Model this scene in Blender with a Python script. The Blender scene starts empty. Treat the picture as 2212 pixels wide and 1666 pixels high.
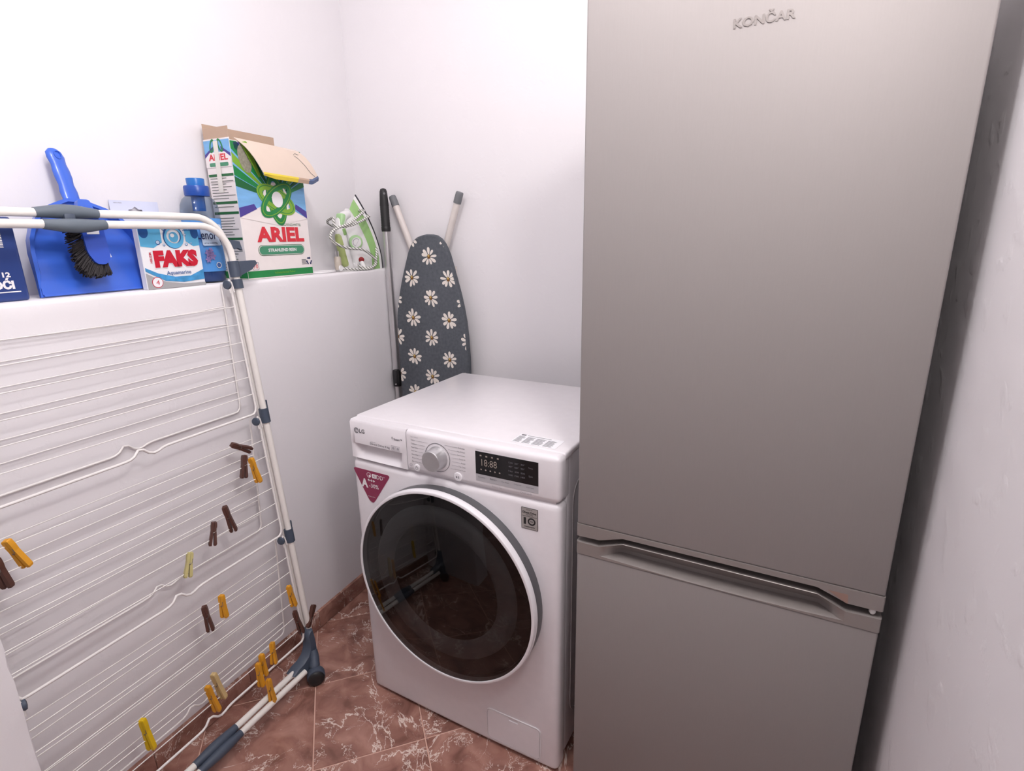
import bpy, bmesh, math, random
from mathutils import Matrix, Vector
random.seed(7)
R = math.radians
SC = bpy.context.scene
COL = SC.collection

# ------------------------------------------------------------------ camera
CAM = Vector((1.4945, -1.6751, 1.2958)); YAW, PITCH, ROLL, FPX = -0.4750, 0.2679, -0.0159, 1168.6
_f = Vector((math.sin(YAW)*math.cos(PITCH), math.cos(YAW)*math.cos(PITCH), -math.sin(PITCH)))
_r = Vector((math.cos(YAW), -math.sin(YAW), 0)); _u = _r.cross(_f)
_r2 = _r*math.cos(ROLL) + _u*math.sin(ROLL); _u2 = _u*math.cos(ROLL) - _r*math.sin(ROLL)
cam_d = bpy.data.cameras.new('camera'); cam = bpy.data.objects.new('camera', cam_d); COL.objects.link(cam)
cam_d.sensor_width = 36; cam_d.lens = FPX/2212*36; cam_d.clip_start = 0.02
cam.matrix_world = Matrix(((_r2.x, _u2.x, -_f.x, CAM.x), (_r2.y, _u2.y, -_f.y, CAM.y), (_r2.z, _u2.z, -_f.z, CAM.z), (0, 0, 0, 1)))
SC.camera = cam

# ------------------------------------------------------------------ world, lamps, exposure
w = bpy.data.worlds.new('world'); SC.world = w; w.use_nodes = True
w.node_tree.nodes['Background'].inputs[0].default_value = (0.8, 0.85, 1, 1)
w.node_tree.nodes['Background'].inputs[1].default_value = 0.0    # closed room, no window or sky
def point_lamp(name, loc, power, radius, color):
    l = bpy.data.lights.new(name, 'POINT'); l.energy = power; l.shadow_soft_size = radius; l.color = color
    o = bpy.data.objects.new(name, l); o.location = loc; COL.objects.link(o); return o
point_lamp('wall_lamp_right_offscreen', (1.62, -1.36, 1.97), 13, 0.07, (1, 0.955, 0.93))
point_lamp('ceiling_lamp_offscreen', (1.00, -1.25, 2.32), 15, 0.08, (1, 0.975, 0.985))
SC.view_settings.view_transform = 'Standard'; SC.view_settings.look = 'None'
SC.view_settings.gamma = 1; SC.view_settings.use_curve_mapping = False
SC.view_settings.exposure = 0.52

# ------------------------------------------------------------------ materials
def S(*c):
    "sRGB 0-255 to linear"
    return tuple(((v/255)/12.92 if v/255 <= .04045 else ((v/255+.055)/1.055)**2.4) for v in c) + (1,)
def mat(name, col, rough=.5, metal=0, spec=.5, noise=0, nscale=40, bump=0, bscale=200, coat=0, alpha=None, trans=0, stretch=None):
    m = bpy.data.materials.new(name); m.use_nodes = True
    nt = m.node_tree; b = nt.nodes['Principled BSDF']
    b.inputs['Base Color'].default_value = col; b.inputs['Roughness'].default_value = rough
    b.inputs['Metallic'].default_value = metal; b.inputs['Specular IOR Level'].default_value = spec
    b.inputs['Coat Weight'].default_value = coat; b.inputs['Transmission Weight'].default_value = trans
    if alpha is not None: b.inputs['Alpha'].default_value = alpha
    tc = nt.nodes.new('ShaderNodeTexCoord'); src = tc.outputs['Object']
    if stretch:
        mp = nt.nodes.new('ShaderNodeMapping'); mp.inputs['Scale'].default_value = stretch
        nt.links.new(src, mp.inputs[0]); src = mp.outputs[0]
    n = nt.nodes.new('ShaderNodeTexNoise'); n.inputs['Scale'].default_value = nscale; n.inputs['Detail'].default_value = 4
    nt.links.new(src, n.inputs['Vector'])
    mx = nt.nodes.new('ShaderNodeMix'); mx.data_type = 'RGBA'
    k = noise if noise else .04
    mx.inputs['A'].default_value = tuple(c*(1-k) for c in col[:3]) + (1,)
    mx.inputs['B'].default_value = tuple(min(1, c*(1+k)) for c in col[:3]) + (1,)
    nt.links.new(n.outputs['Fac'], mx.inputs['Factor']); nt.links.new(mx.outputs['Result'], b.inputs['Base Color'])
    if bump:
        n2 = nt.nodes.new('ShaderNodeTexNoise'); n2.inputs['Scale'].default_value = bscale; n2.inputs['Detail'].default_value = 5
        nt.links.new(src, n2.inputs['Vector'])
        bp = nt.nodes.new('ShaderNodeBump'); bp.inputs['Strength'].default_value = 1; bp.inputs['Distance'].default_value = bump
        nt.links.new(n2.outputs['Fac'], bp.inputs['Height']); nt.links.new(bp.outputs['Normal'], b.inputs['Normal'])
    return m
def plaster(name, col, d1, d2):
    "painted plaster: long shallow waves plus small trowel marks"
    m = mat(name, col, rough=.55, spec=.35, noise=.02, nscale=3)
    nt = m.node_tree; b = nt.nodes['Principled BSDF']
    tc = nt.nodes['Texture Coordinate'] if 'Texture Coordinate' in nt.nodes else [n for n in nt.nodes if n.type == 'TEX_COORD'][0]
    prev = None
    for sc, det, dist, thr in ((5, 2, d1, None), (22, 6, d2, .56), (90, 3, d2*.25, None)):
        n = nt.nodes.new('ShaderNodeTexNoise'); n.inputs['Scale'].default_value = sc; n.inputs['Detail'].default_value = det
        nt.links.new(tc.outputs['Object'], n.inputs['Vector']); out = n.outputs['Fac']
        if thr:
            r = nt.nodes.new('ShaderNodeMapRange'); r.inputs['From Min'].default_value = thr; r.inputs['From Max'].default_value = thr+.1
            nt.links.new(out, r.inputs['Value']); out = r.outputs['Result']
        bp = nt.nodes.new('ShaderNodeBump'); bp.inputs['Strength'].default_value = 1; bp.inputs['Distance'].default_value = dist
        nt.links.new(out, bp.inputs['Height'])
        if prev: nt.links.new(prev.outputs['Normal'], bp.inputs['Normal'])
        prev = bp
    nt.links.new(prev.outputs['Normal'], b.inputs['Normal'])
    return m
def marble(name):
    m = bpy.data.materials.new(name); m.use_nodes = True; nt = m.node_tree; b = nt.nodes['Principled BSDF']
    N = nt.nodes.new; L = nt.links.new
    tc = N('ShaderNodeTexCoord'); oi = N('ShaderNodeObjectInfo')
    add = N('ShaderNodeVectorMath'); add.operation = 'ADD'
    sc = N('ShaderNodeVectorMath'); sc.operation = 'SCALE'; sc.inputs['Scale'].default_value = 37
    cmb = N('ShaderNodeCombineXYZ')
    for i in range(2): L(oi.outputs['Random'], cmb.inputs[i])
    L(cmb.outputs[0], sc.inputs[0]); L(tc.outputs['Object'], add.inputs[0]); L(sc.outputs[0], add.inputs[1])
    P = add.outputs[0]
    n1 = N('ShaderNodeTexNoise'); n1.inputs['Scale'].default_value = 14; n1.inputs['Detail'].default_value = 6; n1.inputs['Distortion'].default_value = .8; L(P, n1.inputs['Vector'])
    r1 = N('ShaderNodeValToRGB'); e = r1.color_ramp.elements
    e[0].position = .3; e[0].color = S(124, 86, 76); e[1].position = .72; e[1].color = S(182, 138, 124)
    x = r1.color_ramp.elements.new(.5); x.color = S(156, 112, 100)
    L(n1.outputs['Fac'], r1.inputs[0])
    # veins: zero crossings of warped noise, broken up by a mask
    def vein(scale, width, mscale, mthr, dist):
        n = N('ShaderNodeTexNoise'); n.inputs['Scale'].default_value = scale; n.inputs['Detail'].default_value = 7; n.inputs['Distortion'].default_value = dist; n.inputs['Roughness'].default_value = .66
        L(P, n.inputs['Vector'])
        s = N('ShaderNodeMath'); s.operation = 'SUBTRACT'; L(n.outputs['Fac'], s.inputs[0]); s.inputs[1].default_value = .5
        a = N('ShaderNodeMath'); a.operation = 'ABSOLUTE'; L(s.outputs[0], a.inputs[0])
        nw = N('ShaderNodeTexNoise'); nw.inputs['Scale'].default_value = mscale; nw.inputs['Detail'].default_value = 2; L(P, nw.inputs['Vector'])
        mr0 = N('ShaderNodeMapRange'); mr0.inputs['From Min'].default_value = mthr; mr0.inputs['From Max'].default_value = mthr+.18
        mr0.inputs['To Min'].default_value = .0004; mr0.inputs['To Max'].default_value = width; L(nw.outputs['Fac'], mr0.inputs['Value'])
        d = N('ShaderNodeMath'); d.operation = 'DIVIDE'; L(a.outputs[0], d.inputs[0]); L(mr0.outputs['Result'], d.inputs[1])
        mr = N('ShaderNodeMapRange'); mr.inputs['From Min'].default_value = .35; mr.inputs['From Max'].default_value = 1; mr.inputs['To Min'].default_value = 1; mr.inputs['To Max'].default_value = 0
        L(d.outputs[0], mr.inputs['Value']); return mr.outputs['Result']
    v1 = vein(2.6, .015, 7, .46, 1.1); v2 = vein(6, .010, 9, .47, 1.2)
    mxx = N('ShaderNodeMath'); mxx.operation = 'MAXIMUM'; L(v1, mxx.inputs[0]); L(v2, mxx.inputs[1])
    mul = N('ShaderNodeMath'); mul.operation = 'MULTIPLY'; L(mxx.outputs[0], mul.inputs[0]); mul.inputs[1].default_value = .92
    mx = N('ShaderNodeMix'); mx.data_type = 'RGBA'; L(mul.outputs[0], mx.inputs['Factor']); L(r1.outputs[0], mx.inputs['A']); mx.inputs['B'].default_value = S(232, 214, 204)
    L(mx.outputs['Result'], b.inputs['Base Color']); b.inputs['Roughness'].default_value = .22; b.inputs['Specular IOR Level'].default_value = .5
    return m
def smoky_glass(name, tint, gloss_rough=.02, ior=1.5):
    m = bpy.data.materials.new(name); m.use_nodes = True; nt = m.node_tree
    for n in list(nt.nodes):
        if n.type == 'BSDF_PRINCIPLED': nt.nodes.remove(n)
    out = [n for n in nt.nodes if n.type == 'OUTPUT_MATERIAL'][0]
    t = nt.nodes.new('ShaderNodeBsdfTransparent'); t.inputs[0].default_value = tint
    g = nt.nodes.new('ShaderNodeBsdfGlossy'); g.inputs['Roughness'].default_value = gloss_rough
    lw = nt.nodes.new('ShaderNodeLayerWeight'); lw.inputs[0].default_value = .5     # same on both sides of a pane
    pw = nt.nodes.new('ShaderNodeMath'); pw.operation = 'POWER'; pw.inputs[1].default_value = 4; nt.links.new(lw.outputs['Facing'], pw.inputs[0])
    f = nt.nodes.new('ShaderNodeMapRange'); f.inputs['To Min'].default_value = ((ior-1)/(ior+1))**2; nt.links.new(pw.outputs[0], f.inputs['Value'])
    mx = nt.nodes.new('ShaderNodeMixShader')
    nt.links.new(f.outputs[0], mx.inputs[0]); nt.links.new(t.outputs[0], mx.inputs[1]); nt.links.new(g.outputs[0], mx.inputs[2])
    nt.links.new(mx.outputs[0], out.inputs[0]); return m
def twisted_cord(name):
    m = mat(name, S(222, 222, 218), rough=.8); nt = m.node_tree; b = nt.nodes['Principled BSDF']
    tc = [n for n in nt.nodes if n.type == 'TEX_COORD'][0]
    wv = nt.nodes.new('ShaderNodeTexWave'); wv.inputs['Scale'].default_value = 55; wv.bands_direction = 'DIAGONAL'
    nt.links.new(tc.outputs['Object'], wv.inputs['Vector'])
    rp = nt.nodes.new('ShaderNodeValToRGB'); rp.color_ramp.elements[0].position = .22; rp.color_ramp.elements[0].color = S(112, 114, 104)
    rp.color_ramp.elements[1].position = .42; rp.color_ramp.elements[1].color = S(232, 231, 228)
    nt.links.new(wv.outputs['Fac'], rp.inputs[0]); nt.links.new(rp.outputs[0], b.inputs['Base Color']); return m

M = dict(
    wall=plaster('wall_paint', S(232, 229, 232), .0012, .0003), wall_r=plaster('rough_wall_paint', S(232, 229, 232), .004, .00045), hallw=plaster('hall_paint', S(232, 229, 232), .001, .0003),
    stub=plaster('stub_wall_paint', S(232, 229, 232), .001, .0003), ceil=mat('ceiling_paint', S(236, 234, 234), .8),
    grout=mat('grout', S(214, 174, 158), .8), marble=marble('brown_marble'),
    steel=mat('silver_door_paint', (.30, .276, .271, 1), .60, .18, spec=.3, noise=.03, nscale=500, stretch=(1, 1, .05), bump=.00002, bscale=700),
    steel_p=mat('silver_plastic', (.285, .258, .248, 1), .36, .25), body_g=mat('fridge_side_grey', S(92, 90, 92), .5), dark=mat('dark_gap', S(22, 21, 22), .6),
    pin=mat('white_pin', S(225, 225, 225), .4), stick_b=mat('tan_tape', S(150, 122, 112), .5),
    white=mat('white_enamel', S(226, 222, 226), .28, spec=.5, coat=.2), white_s=mat('washer_side_enamel', S(226, 222, 226), .38), dgrey=mat('dark_grey_trim', S(84, 84, 87), .35), wgrey=mat('grey_plastic', S(120, 120, 124), .5),
    ring=mat('white_door_rim', S(232, 230, 234), .2, coat=.3), knob=mat('brushed_aluminium', (.62, .62, .63, 1), .3, .95, noise=.06, nscale=60, stretch=(1, 12, 12)),
    knob_s=mat('aluminium_side', (.62, .62, .63, 1), .3, .95), disp=mat('display_black', S(24, 25, 27), .12), strip=mat('display_strip', S(176, 174, 178), .35),
    ink=mat('grey_ink', S(112, 110, 116), .6), ink_l=mat('light_ink', S(168, 166, 172), .6), black=mat('black_ink', S(30, 30, 32), .5),
    wink=mat('white_ink', S(235, 233, 235), .5), digit=mat('pale_digits', S(150, 140, 132), .5), crimson=mat('crimson_sticker', S(140, 40, 78), .35), silver_l=mat('silver_label', S(172, 168, 166), .35, .3),
    glass=smoky_glass('smoky_glass', (.46, .46, .46, 1)), bowl=mat('bowl_grey', S(186, 190, 192), .5), blackpl=mat('black_plastic', S(20, 20, 21), .35),
    wire=mat('white_coated_wire', S(232, 228, 226), .35), tube=mat('white_coated_tube', S(235, 231, 226), .3, coat=.15), navy=mat('blue_grey_plastic', S(70, 80, 96), .5, bump=.0002, bscale=300),
    grip=mat('grey_plastic_sleeve', S(98, 108, 118), .5), brown_p=mat('brown_plastic', S(84, 52, 44), .5), orange_p=mat('orange_plastic', S(222, 156, 40), .45), yellow_p=mat('yellow_plastic', S(226, 188, 20), .45),
    pale_p=mat('pale_yellow_plastic', S(196, 186, 128), .5), wood_p=mat('pale_wood', S(206, 180, 128), .7, noise=.12, nscale=30, stretch=(8, 8, 1)), spring=mat('spring_steel', (.25, .22, .2, 1), .4, .9),
    cover=mat('grey_cotton', S(84, 88, 95), .9, noise=.42, nscale=95, bump=.0003, bscale=500), petal=mat('petal_print', S(232, 224, 216), .9), dcentre=mat('daisy_centre_print', S(120, 80, 30), .9), dlite=mat('daisy_centre_light', S(198, 168, 98), .9),
    legtube=mat('cream_tube', S(214, 206, 202), .4), cap_g=mat('grey_rubber_cap', S(112, 114, 118), .6), alu=mat('aluminium_tube', (.66, .65, .66, 1), .28, .85), blackr=mat('black_rubber', S(32, 32, 34), .5),
    green=mat('iron_green', S(150, 192, 122), .3), green_l=mat('iron_light_green', S(176, 216, 160), .3), olive=mat('iron_olive', S(168, 182, 118), .35), ironw=mat('iron_white', S(234, 233, 233), .25, coat=.2), sole=mat('iron_sole', S(58, 58, 64), .35, .3), red=mat('red_button', S(150, 28, 34), .35), cord=twisted_cord('braided_cord'), plug=mat('beige_plug', S(190, 180, 168), .5), cablew=mat('white_cable', S(232, 230, 232), .4),
    carton=mat('white_carton', S(236, 228, 226), .55), cardboard=mat('brown_cardboard', S(186, 160, 140), .85, noise=.06, nscale=25), lidin=mat('lid_inside', S(216, 198, 184), .8, noise=.04, nscale=20), cgreen=mat('carton_green', S(28, 130, 66), .45), cgreen2=mat('carton_light_green', S(126, 172, 52), .45), cdgreen=mat('carton_dark_green', S(20, 98, 50), .45),
    cred=mat('carton_red', S(212, 48, 62), .45), pillg=mat('pill_green', S(70, 142, 108), .45), sky=mat('carton_sky', S(120, 176, 226), .5, noise=.35, nscale=24, stretch=(1, .3, 2)), purple=mat('carton_purple', S(74, 62, 146), .45), greyp=mat('side_print_crease_shade', S(120, 122, 116), .6), tapec=mat('clear_tape', S(226, 222, 214), .25), yellowc=mat('carton_yellow', S(228, 204, 66), .5), granule=mat('granule_print', S(150, 146, 130), .8, noise=.5, nscale=160), navyi=mat('navy_ink', S(34, 44, 92), .5), blueedge=mat('carton_blue_edge', S(88, 104, 140), .5),
    fwhite=mat('faks_white', S(238, 238, 242), .4), fblue=mat('faks_blue', S(96, 182, 226), .4, noise=.3, nscale=20), fdeep=mat('faks_deep_blue', S(28, 84, 150), .4), fgrey=mat('faks_grey', S(168, 168, 170), .4), fwater=mat('faks_water', S(70, 150, 205), .4, noise=.5, nscale=60), fred=mat('faks_red', S(196, 24, 50), .4),
    pan=mat('blue_plastic', S(58, 102, 206), .28, coat=.2, noise=.05, nscale=9), pan_d=mat('blue_plastic_dark', S(48, 84, 190), .35), bristle=mat('black_bristle', S(46, 42, 44), .8), bbox=mat('blue_pack', S(44, 66, 128), .3, noise=.1, nscale=10),
    capb=mat('cap_blue', S(40, 122, 205), .3, trans=.25), collar=mat('collar_blue', S(26, 74, 160), .3), liquid=mat('blue_softener', S(52, 124, 192), .25, noise=.15, nscale=8), liquid_d=mat('dark_softener', S(70, 100, 158), .3), clearb=smoky_glass('clear_bottle', (.60, .67, .75, 1), .05, 1.5), label_b=mat('lenor_label', S(84, 152, 222), .4, noise=.2, nscale=12), label_w=mat('lenor_light', S(196, 214, 236), .4), flower=mat('flower_print', S(150, 130, 186), .5),
    hang=mat('pale_pack', S(214, 218, 236), .4),
)

# ------------------------------------------------------------------ geometry helpers
def box(x0, x1, y0, y1, z0, z1):
    v = [(x, y, z) for x in (x0, x1) for y in (y0, y1) for z in (z0, z1)]
    f = [(0, 1, 3, 2), (4, 6, 7, 5), (0, 4, 5, 1), (2, 3, 7, 6), (0, 2, 6, 4), (1, 5, 7, 3)]
    return v, f
def join(*gs):
    V, F = [], []
    for v, f in gs:
        o = len(V); V += [tuple(p) for p in v]; F += [tuple(i+o for i in q) for q in f]
    return V, F
def xf(g, m): return [tuple(m @ Vector(p)) for p in g[0]], g[1]
def rbox(x0, x1, y0, y1, z0, z1, r, seg=3, sel=None):
    bm = bmesh.new(); v, f = box(x0, x1, y0, y1, z0, z1)
    vs = [bm.verts.new(p) for p in v]; [bm.faces.new([vs[i] for i in q]) for q in f]
    bmesh.ops.recalc_face_normals(bm, faces=bm.faces)
    ed = [e for e in bm.edges if sel is None or sel(e.verts[0].co, e.verts[1].co)]
    bmesh.ops.bevel(bm, geom=ed, offset=r, segments=seg, profile=.5, affect='EDGES')
    bm.verts.index_update(); out = [tuple(q.co) for q in bm.verts], [tuple(q.index for q in fc.verts) for fc in bm.faces]
    bm.free(); return out
def smooth_path(pts, n=6):
    pts = [Vector(p) for p in pts]; out = []
    for i in range(len(pts)-1):
        p0 = pts[max(i-1, 0)]; p1 = pts[i]; p2 = pts[i+1]; p3 = pts[min(i+2, len(pts)-1)]
        for k in range(n):
            t = k/n
            out.append(.5*((2*p1) + (p2-p0)*t + (2*p0-5*p1+4*p2-p3)*t*t + (3*p1-p0-3*p2+p3)*t**3))
    out.append(pts[-1]); return out
def tube(path, r, n=8, closed=False):
    P = [Vector(p) for p in path]; m = len(P); V, F = [], []
    rr = r if isinstance(r, (list, tuple)) else [r]*m
    up = None
    for i in range(m):
        a = P[(i-1) % m] if (closed or i) else P[0]; b = P[(i+1) % m] if (closed or i < m-1) else P[-1]
        t = (b-a).normalized()
        if up is None:
            up = Vector((0, 0, 1)) if abs(t.z) < .9 else Vector((1, 0, 0))
        s = t.cross(up).normalized(); up = s.cross(t).normalized()
        for k in range(n):
            a2 = 2*math.pi*k/n; V.append(tuple(P[i] + (s*math.cos(a2) + up*math.sin(a2))*rr[i]))
    for i in range(m if closed else m-1):
        j = (i+1) % m
        for k in range(n): F.append((i*n+k, i*n+(k+1) % n, j*n+(k+1) % n, j*n+k))
    if not closed:
        F.append(tuple(range(n-1, -1, -1))); F.append(tuple((m-1)*n+k for k in range(n)))
    return V, F
def lathe(prof, n=48, frame=None, cap=True):
    "profile of (radius, height), turned about local z; frame maps to the part's space"
    V, F = [], []
    for r, h in prof:
        for k in range(n):
            a = 2*math.pi*k/n; V.append((r*math.cos(a), r*math.sin(a), h))
    for i in range(len(prof)-1):
        for k in range(n): F.append((i*n+k, i*n+(k+1) % n, (i+1)*n+(k+1) % n, (i+1)*n+k))
    if cap:
        F.append(tuple(range(n-1, -1, -1))); F.append(tuple((len(prof)-1)*n+k for k in range(n)))
    g = (V, F)
    return xf(g, frame) if frame else g
def prism(poly, h0, h1, frame=None, inset=0):
    n = len(poly); cx = sum(p[0] for p in poly)/n; cy = sum(p[1] for p in poly)/n
    V = [(x, y, h0) for x, y in poly] + [(x, y, h1) for x, y in poly]
    F = [tuple(range(n-1, -1, -1)), tuple(range(n, 2*n))] + [(i, (i+1) % n, n+(i+1) % n, n+i) for i in range(n)]
    return xf((V, F), frame) if frame else (V, F)
def columns(xs, sec, caps=True):
    "closed cross-sections sec(x)->[(y,z)..] swept along x"
    V, F = [], []; n = None
    for x in xs:
        s = sec(x); n = len(s); V += [(x, y, z) for y, z in s]
    for i in range(len(xs)-1):
        for k in range(n): F.append((i*n+k, i*n+(k+1) % n, (i+1)*n+(k+1) % n, (i+1)*n+k))
    if caps: F.append(tuple(range(n-1, -1, -1))); F.append(tuple((len(xs)-1)*n+k for k in range(n)))
    return V, F
def frame(o, xd, yd):
    o, xd, yd = Vector(o), Vector(xd).normalized(), Vector(yd).normalized(); zd = xd.cross(yd)
    return Matrix(((xd.x, yd.x, zd.x, o.x), (xd.y, yd.y, zd.y, o.y), (xd.z, yd.z, zd.z, o.z), (0, 0, 0, 1)))
def along(a, b):
    "frame at a with local z along a->b"
    a, b = Vector(a), Vector(b); m = (b-a).to_track_quat('Z', 'Y').to_matrix().to_4x4(); m.translation = a; return m
def obj(name, g, m, parent=None, mw=None, smooth=True, ang=35):
    if isinstance(g, tuple):
        me = bpy.data.meshes.new(name); me.from_pydata(g[0], [], g[1])
        bm = bmesh.new(); bm.from_mesh(me); bmesh.ops.recalc_face_normals(bm, faces=bm.faces); bm.to_mesh(me); bm.free()
        me.materials.append(M[m] if isinstance(m, str) else m)
        if smooth:
            me.polygons.foreach_set('use_smooth', [True]*len(me.polygons)); me.set_sharp_from_angle(angle=R(ang))
        me.update()
    else: me = g
    o = bpy.data.objects.new(name, me); COL.objects.link(o)
    if parent: o.parent = parent
    if mw is not None: o.matrix_local = mw
    return o
def tag(o, label=None, cat=None, group=None, kind=None):
    if label: o['label'] = label
    if cat: o['category'] = cat
    if group: o['group'] = group
    if kind: o['kind'] = kind
    return o
def thing(name, label, cat, mw=None, group=None):
    o = bpy.data.objects.new(name, None); COL.objects.link(o); o.empty_display_size = .05
    if mw is not None: o.matrix_world = mw
    return tag(o, label, cat, group)
def flat(name, poly, m, parent, fr, h=.0003, lift=0):
    return obj(name, prism(poly, lift, lift+h, fr), m, parent, smooth=False)
def text(name, s, m, parent, fr, x, y, h=None, width=None, bold=0, shear=0, ext=.0002, lift=0, align='L'):
    "lettering as a thin mesh; x,y = lower-left (or centre) in the frame, h = cap height"
    cu = bpy.data.curves.new('t', 'FONT'); cu.body = s; cu.size = 1; cu.offset = bold; cu.shear = shear; cu.resolution_u = 2
    o = bpy.data.objects.new('t', cu); me = bpy.data.meshes.new_from_object(o)
    bpy.data.objects.remove(o); bpy.data.curves.remove(cu)
    xs = [v.co.x for v in me.vertices]; ys = [v.co.y for v in me.vertices]
    x0, x1, y0, y1 = min(xs), max(xs), min(ys), max(ys)
    sy = (h/(y1-y0)) if h else width/(x1-x0); sx = (width/(x1-x0)) if width else sy
    ox = x - (x1-x0)*sx*({'L': 0, 'C': .5, 'R': 1}[align])
    V = [fr @ Vector((ox+(v.co.x-x0)*sx, y+(v.co.y-y0)*sy, lift+ext)) for v in me.vertices]
    F = [tuple(p.vertices) for p in me.polygons]
    bpy.data.meshes.remove(me)
    return obj(name, ([tuple(v) for v in V], F), m, parent, smooth=False)
def ellipse(cx, cy, a, b, n=24, rot=0, t0=0, t1=2*math.pi):
    c, s = math.cos(rot), math.sin(rot); full = abs(t1-t0-2*math.pi) < 1e-6
    ts = [t0+(t1-t0)*k/(n if full else n-1) for k in range(n)]
    return [(cx+a*math.cos(t)*c-b*math.sin(t)*s, cy+a*math.cos(t)*s+b*math.sin(t)*c) for t in ts]
def ringstrip(outer, inner, h0, h1, fr):
    n = len(outer); V = [(x, y, h1) for x, y in outer]+[(x, y, h1) for x, y in inner]+[(x, y, h0) for x, y in outer]+[(x, y, h0) for x, y in inner]
    F = []
    for i in range(n):
        j = (i+1) % n; F += [(i, j, n+j, n+i), (2*n+i, 2*n+j, j, i), (n+i, n+j, 3*n+j, 3*n+i)]
    return xf((V, F), fr)
def rrect(x0, x1, y0, y1, r, n=4):
    out = []
    for cx, cy, a in ((x1-r, y0+r, -90), (x1-r, y1-r, 0), (x0+r, y1-r, 90), (x0+r, y0+r, 180)):
        for k in range(n+1):
            t = R(a+90*k/n); out.append((cx+r*math.cos(t), cy+r*math.sin(t)))
    return out
def clip_poly(poly, clip):
    "Sutherland-Hodgman against a convex counter-clockwise polygon"
    out = list(poly)
    for i in range(len(clip)):
        a, b = clip[i], clip[(i+1) % len(clip)]; inp, out = out, []
        if not inp: break
        side = lambda p: (b[0]-a[0])*(p[1]-a[1])-(b[1]-a[1])*(p[0]-a[0])
        for k in range(len(inp)):
            p, q = inp[k-1], inp[k]; sp, sq = side(p), side(q)
            if (sp >= 0) != (sq >= 0):
                t = sp/(sp-sq); out.append((p[0]+(q[0]-p[0])*t, p[1]+(q[1]-p[1])*t))
            if sq >= 0: out.append(q)
    return out

def inset(poly, d):
    out = []
    for i in range(len(poly)):
        p, a, b = Vector(poly[i]), Vector(poly[i-1]), Vector(poly[(i+1) % len(poly)])
        t = (b-a).normalized(); q = p+Vector((-t.y, t.x))*d; out.append((q.x, q.y))
    return out

# ------------------------------------------------------------------ the room
PHI = .046; TH = -math.tan(PHI); HX = .1319; LEDGE = 1.190        # half wall runs at a slight angle to the room
def hw(y): return HX + TH*y
def HW(off, y, z): return (hw(y)+off, y, z)
XR, YH, ZC = 1.728, -3.4, 2.5                                       # right wall, end of the hall, ceiling
HWM = Matrix.Translation((HX, 0, 0)) @ Matrix.Rotation(PHI, 4, 'Z')  # half-wall frame: x = out of the wall, y = along it
def struct(name, g, m, parent=None, mw=None, **k):
    o = obj(name, g, m, parent, mw, **k); o['kind'] = 'structure' if parent is None else o.get('kind', 'structure')
    if parent is not None: del o['kind']
    return o

floor = struct('floor', box(-.62, 1.80, YH-.05, .05, -.06, -.0022), 'grout', smooth=False)
PT = .2855; half = PT/2-.0018
room_poly = [(hw(0)+.004, 0), (hw(-1.43)+.004, -1.43), (-.55, -1.435), (-.55, YH), (XR, YH), (XR, 0)]
rect_a = [(.155, -1.43), (XR, -1.43), (XR, 0), (.14, 0)]
rect_b = [(-.55, YH), (XR, YH), (XR, -1.43), (-.55, -1.43)]
full_tile = None
def tile_mesh(poly):
    n = len(poly); cx = sum(p[0] for p in poly)/n; cy = sum(p[1] for p in poly)/n
    V = [(x, y, -.012) for x, y in poly]+[(x, y, -.0012) for x, y in poly]
    ins = []
    for x, y in poly:
        d = Vector((cx-x, cy-y)); l = d.length or 1; ins.append((x+d.x/l*.0016, y+d.y/l*.0016, 0))
    V += ins; F = [tuple(range(2*n, 3*n))]+[(i, (i+1) % n, n+(i+1) % n, n+i) for i in range(n)]+[(n+i, n+(i+1) % n, 2*n+(i+1) % n, 2*n+i) for i in range(n)]+[tuple(range(n-1, -1, -1))]
    return V, F
u0, v0 = -.2975+PT/2, -.4965+PT/2
for i in range(-12, 9):
    for j in range(-12, 9):
        uc, vc = u0+i*PT, v0+j*PT
        pts = [(uc-half, vc-half), (uc+half, vc-half), (uc+half, vc+half), (uc-half, vc+half)]
        q = [((u-v)/math.sqrt(2), (u+v)/math.sqrt(2)) for u, v in pts]
        c = ((uc-vc)/math.sqrt(2), (uc+vc)/math.sqrt(2))
        for rect in (rect_a, rect_b):
            cl = clip_poly(q, rect)
            if len(cl) < 3: continue
            area = abs(sum(cl[k-1][0]*cl[k][1]-cl[k][0]*cl[k-1][1] for k in range(len(cl))))/2
            if area < .0012: continue
            if area > (2*half)**2*.999:
                if full_tile is None:
                    g = tile_mesh([(a-c[0], b-c[1]) for a, b in cl]); t = obj('tile', g, 'marble', floor, Matrix.Translation((c[0], c[1], 0)), smooth=False); full_tile = t.data
                else: obj('tile', full_tile, None, floor, Matrix.Translation((c[0], c[1], 0)))
            else:
                obj('tile', tile_mesh([(a-c[0], b-c[1]) for a, b in cl]), 'marble', floor, Matrix.Translation((c[0], c[1], 0)), smooth=False)

struct('ceiling', box(-.7, 1.9, YH-.1, .1, ZC, ZC+.1), 'ceil', smooth=False)
struct('wall_back', box(-.4, 1.9, 0, .1, -.06, ZC), 'wall', smooth=False)
struct('wall_right', box(XR, XR+.12, YH-.1, 0, -.06, ZC), 'wall_r', smooth=False)
struct('wall_left', box(-.30, -.1545, -1.50, .03, -.06, ZC), 'wall', mw=HWM, smooth=False)
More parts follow.
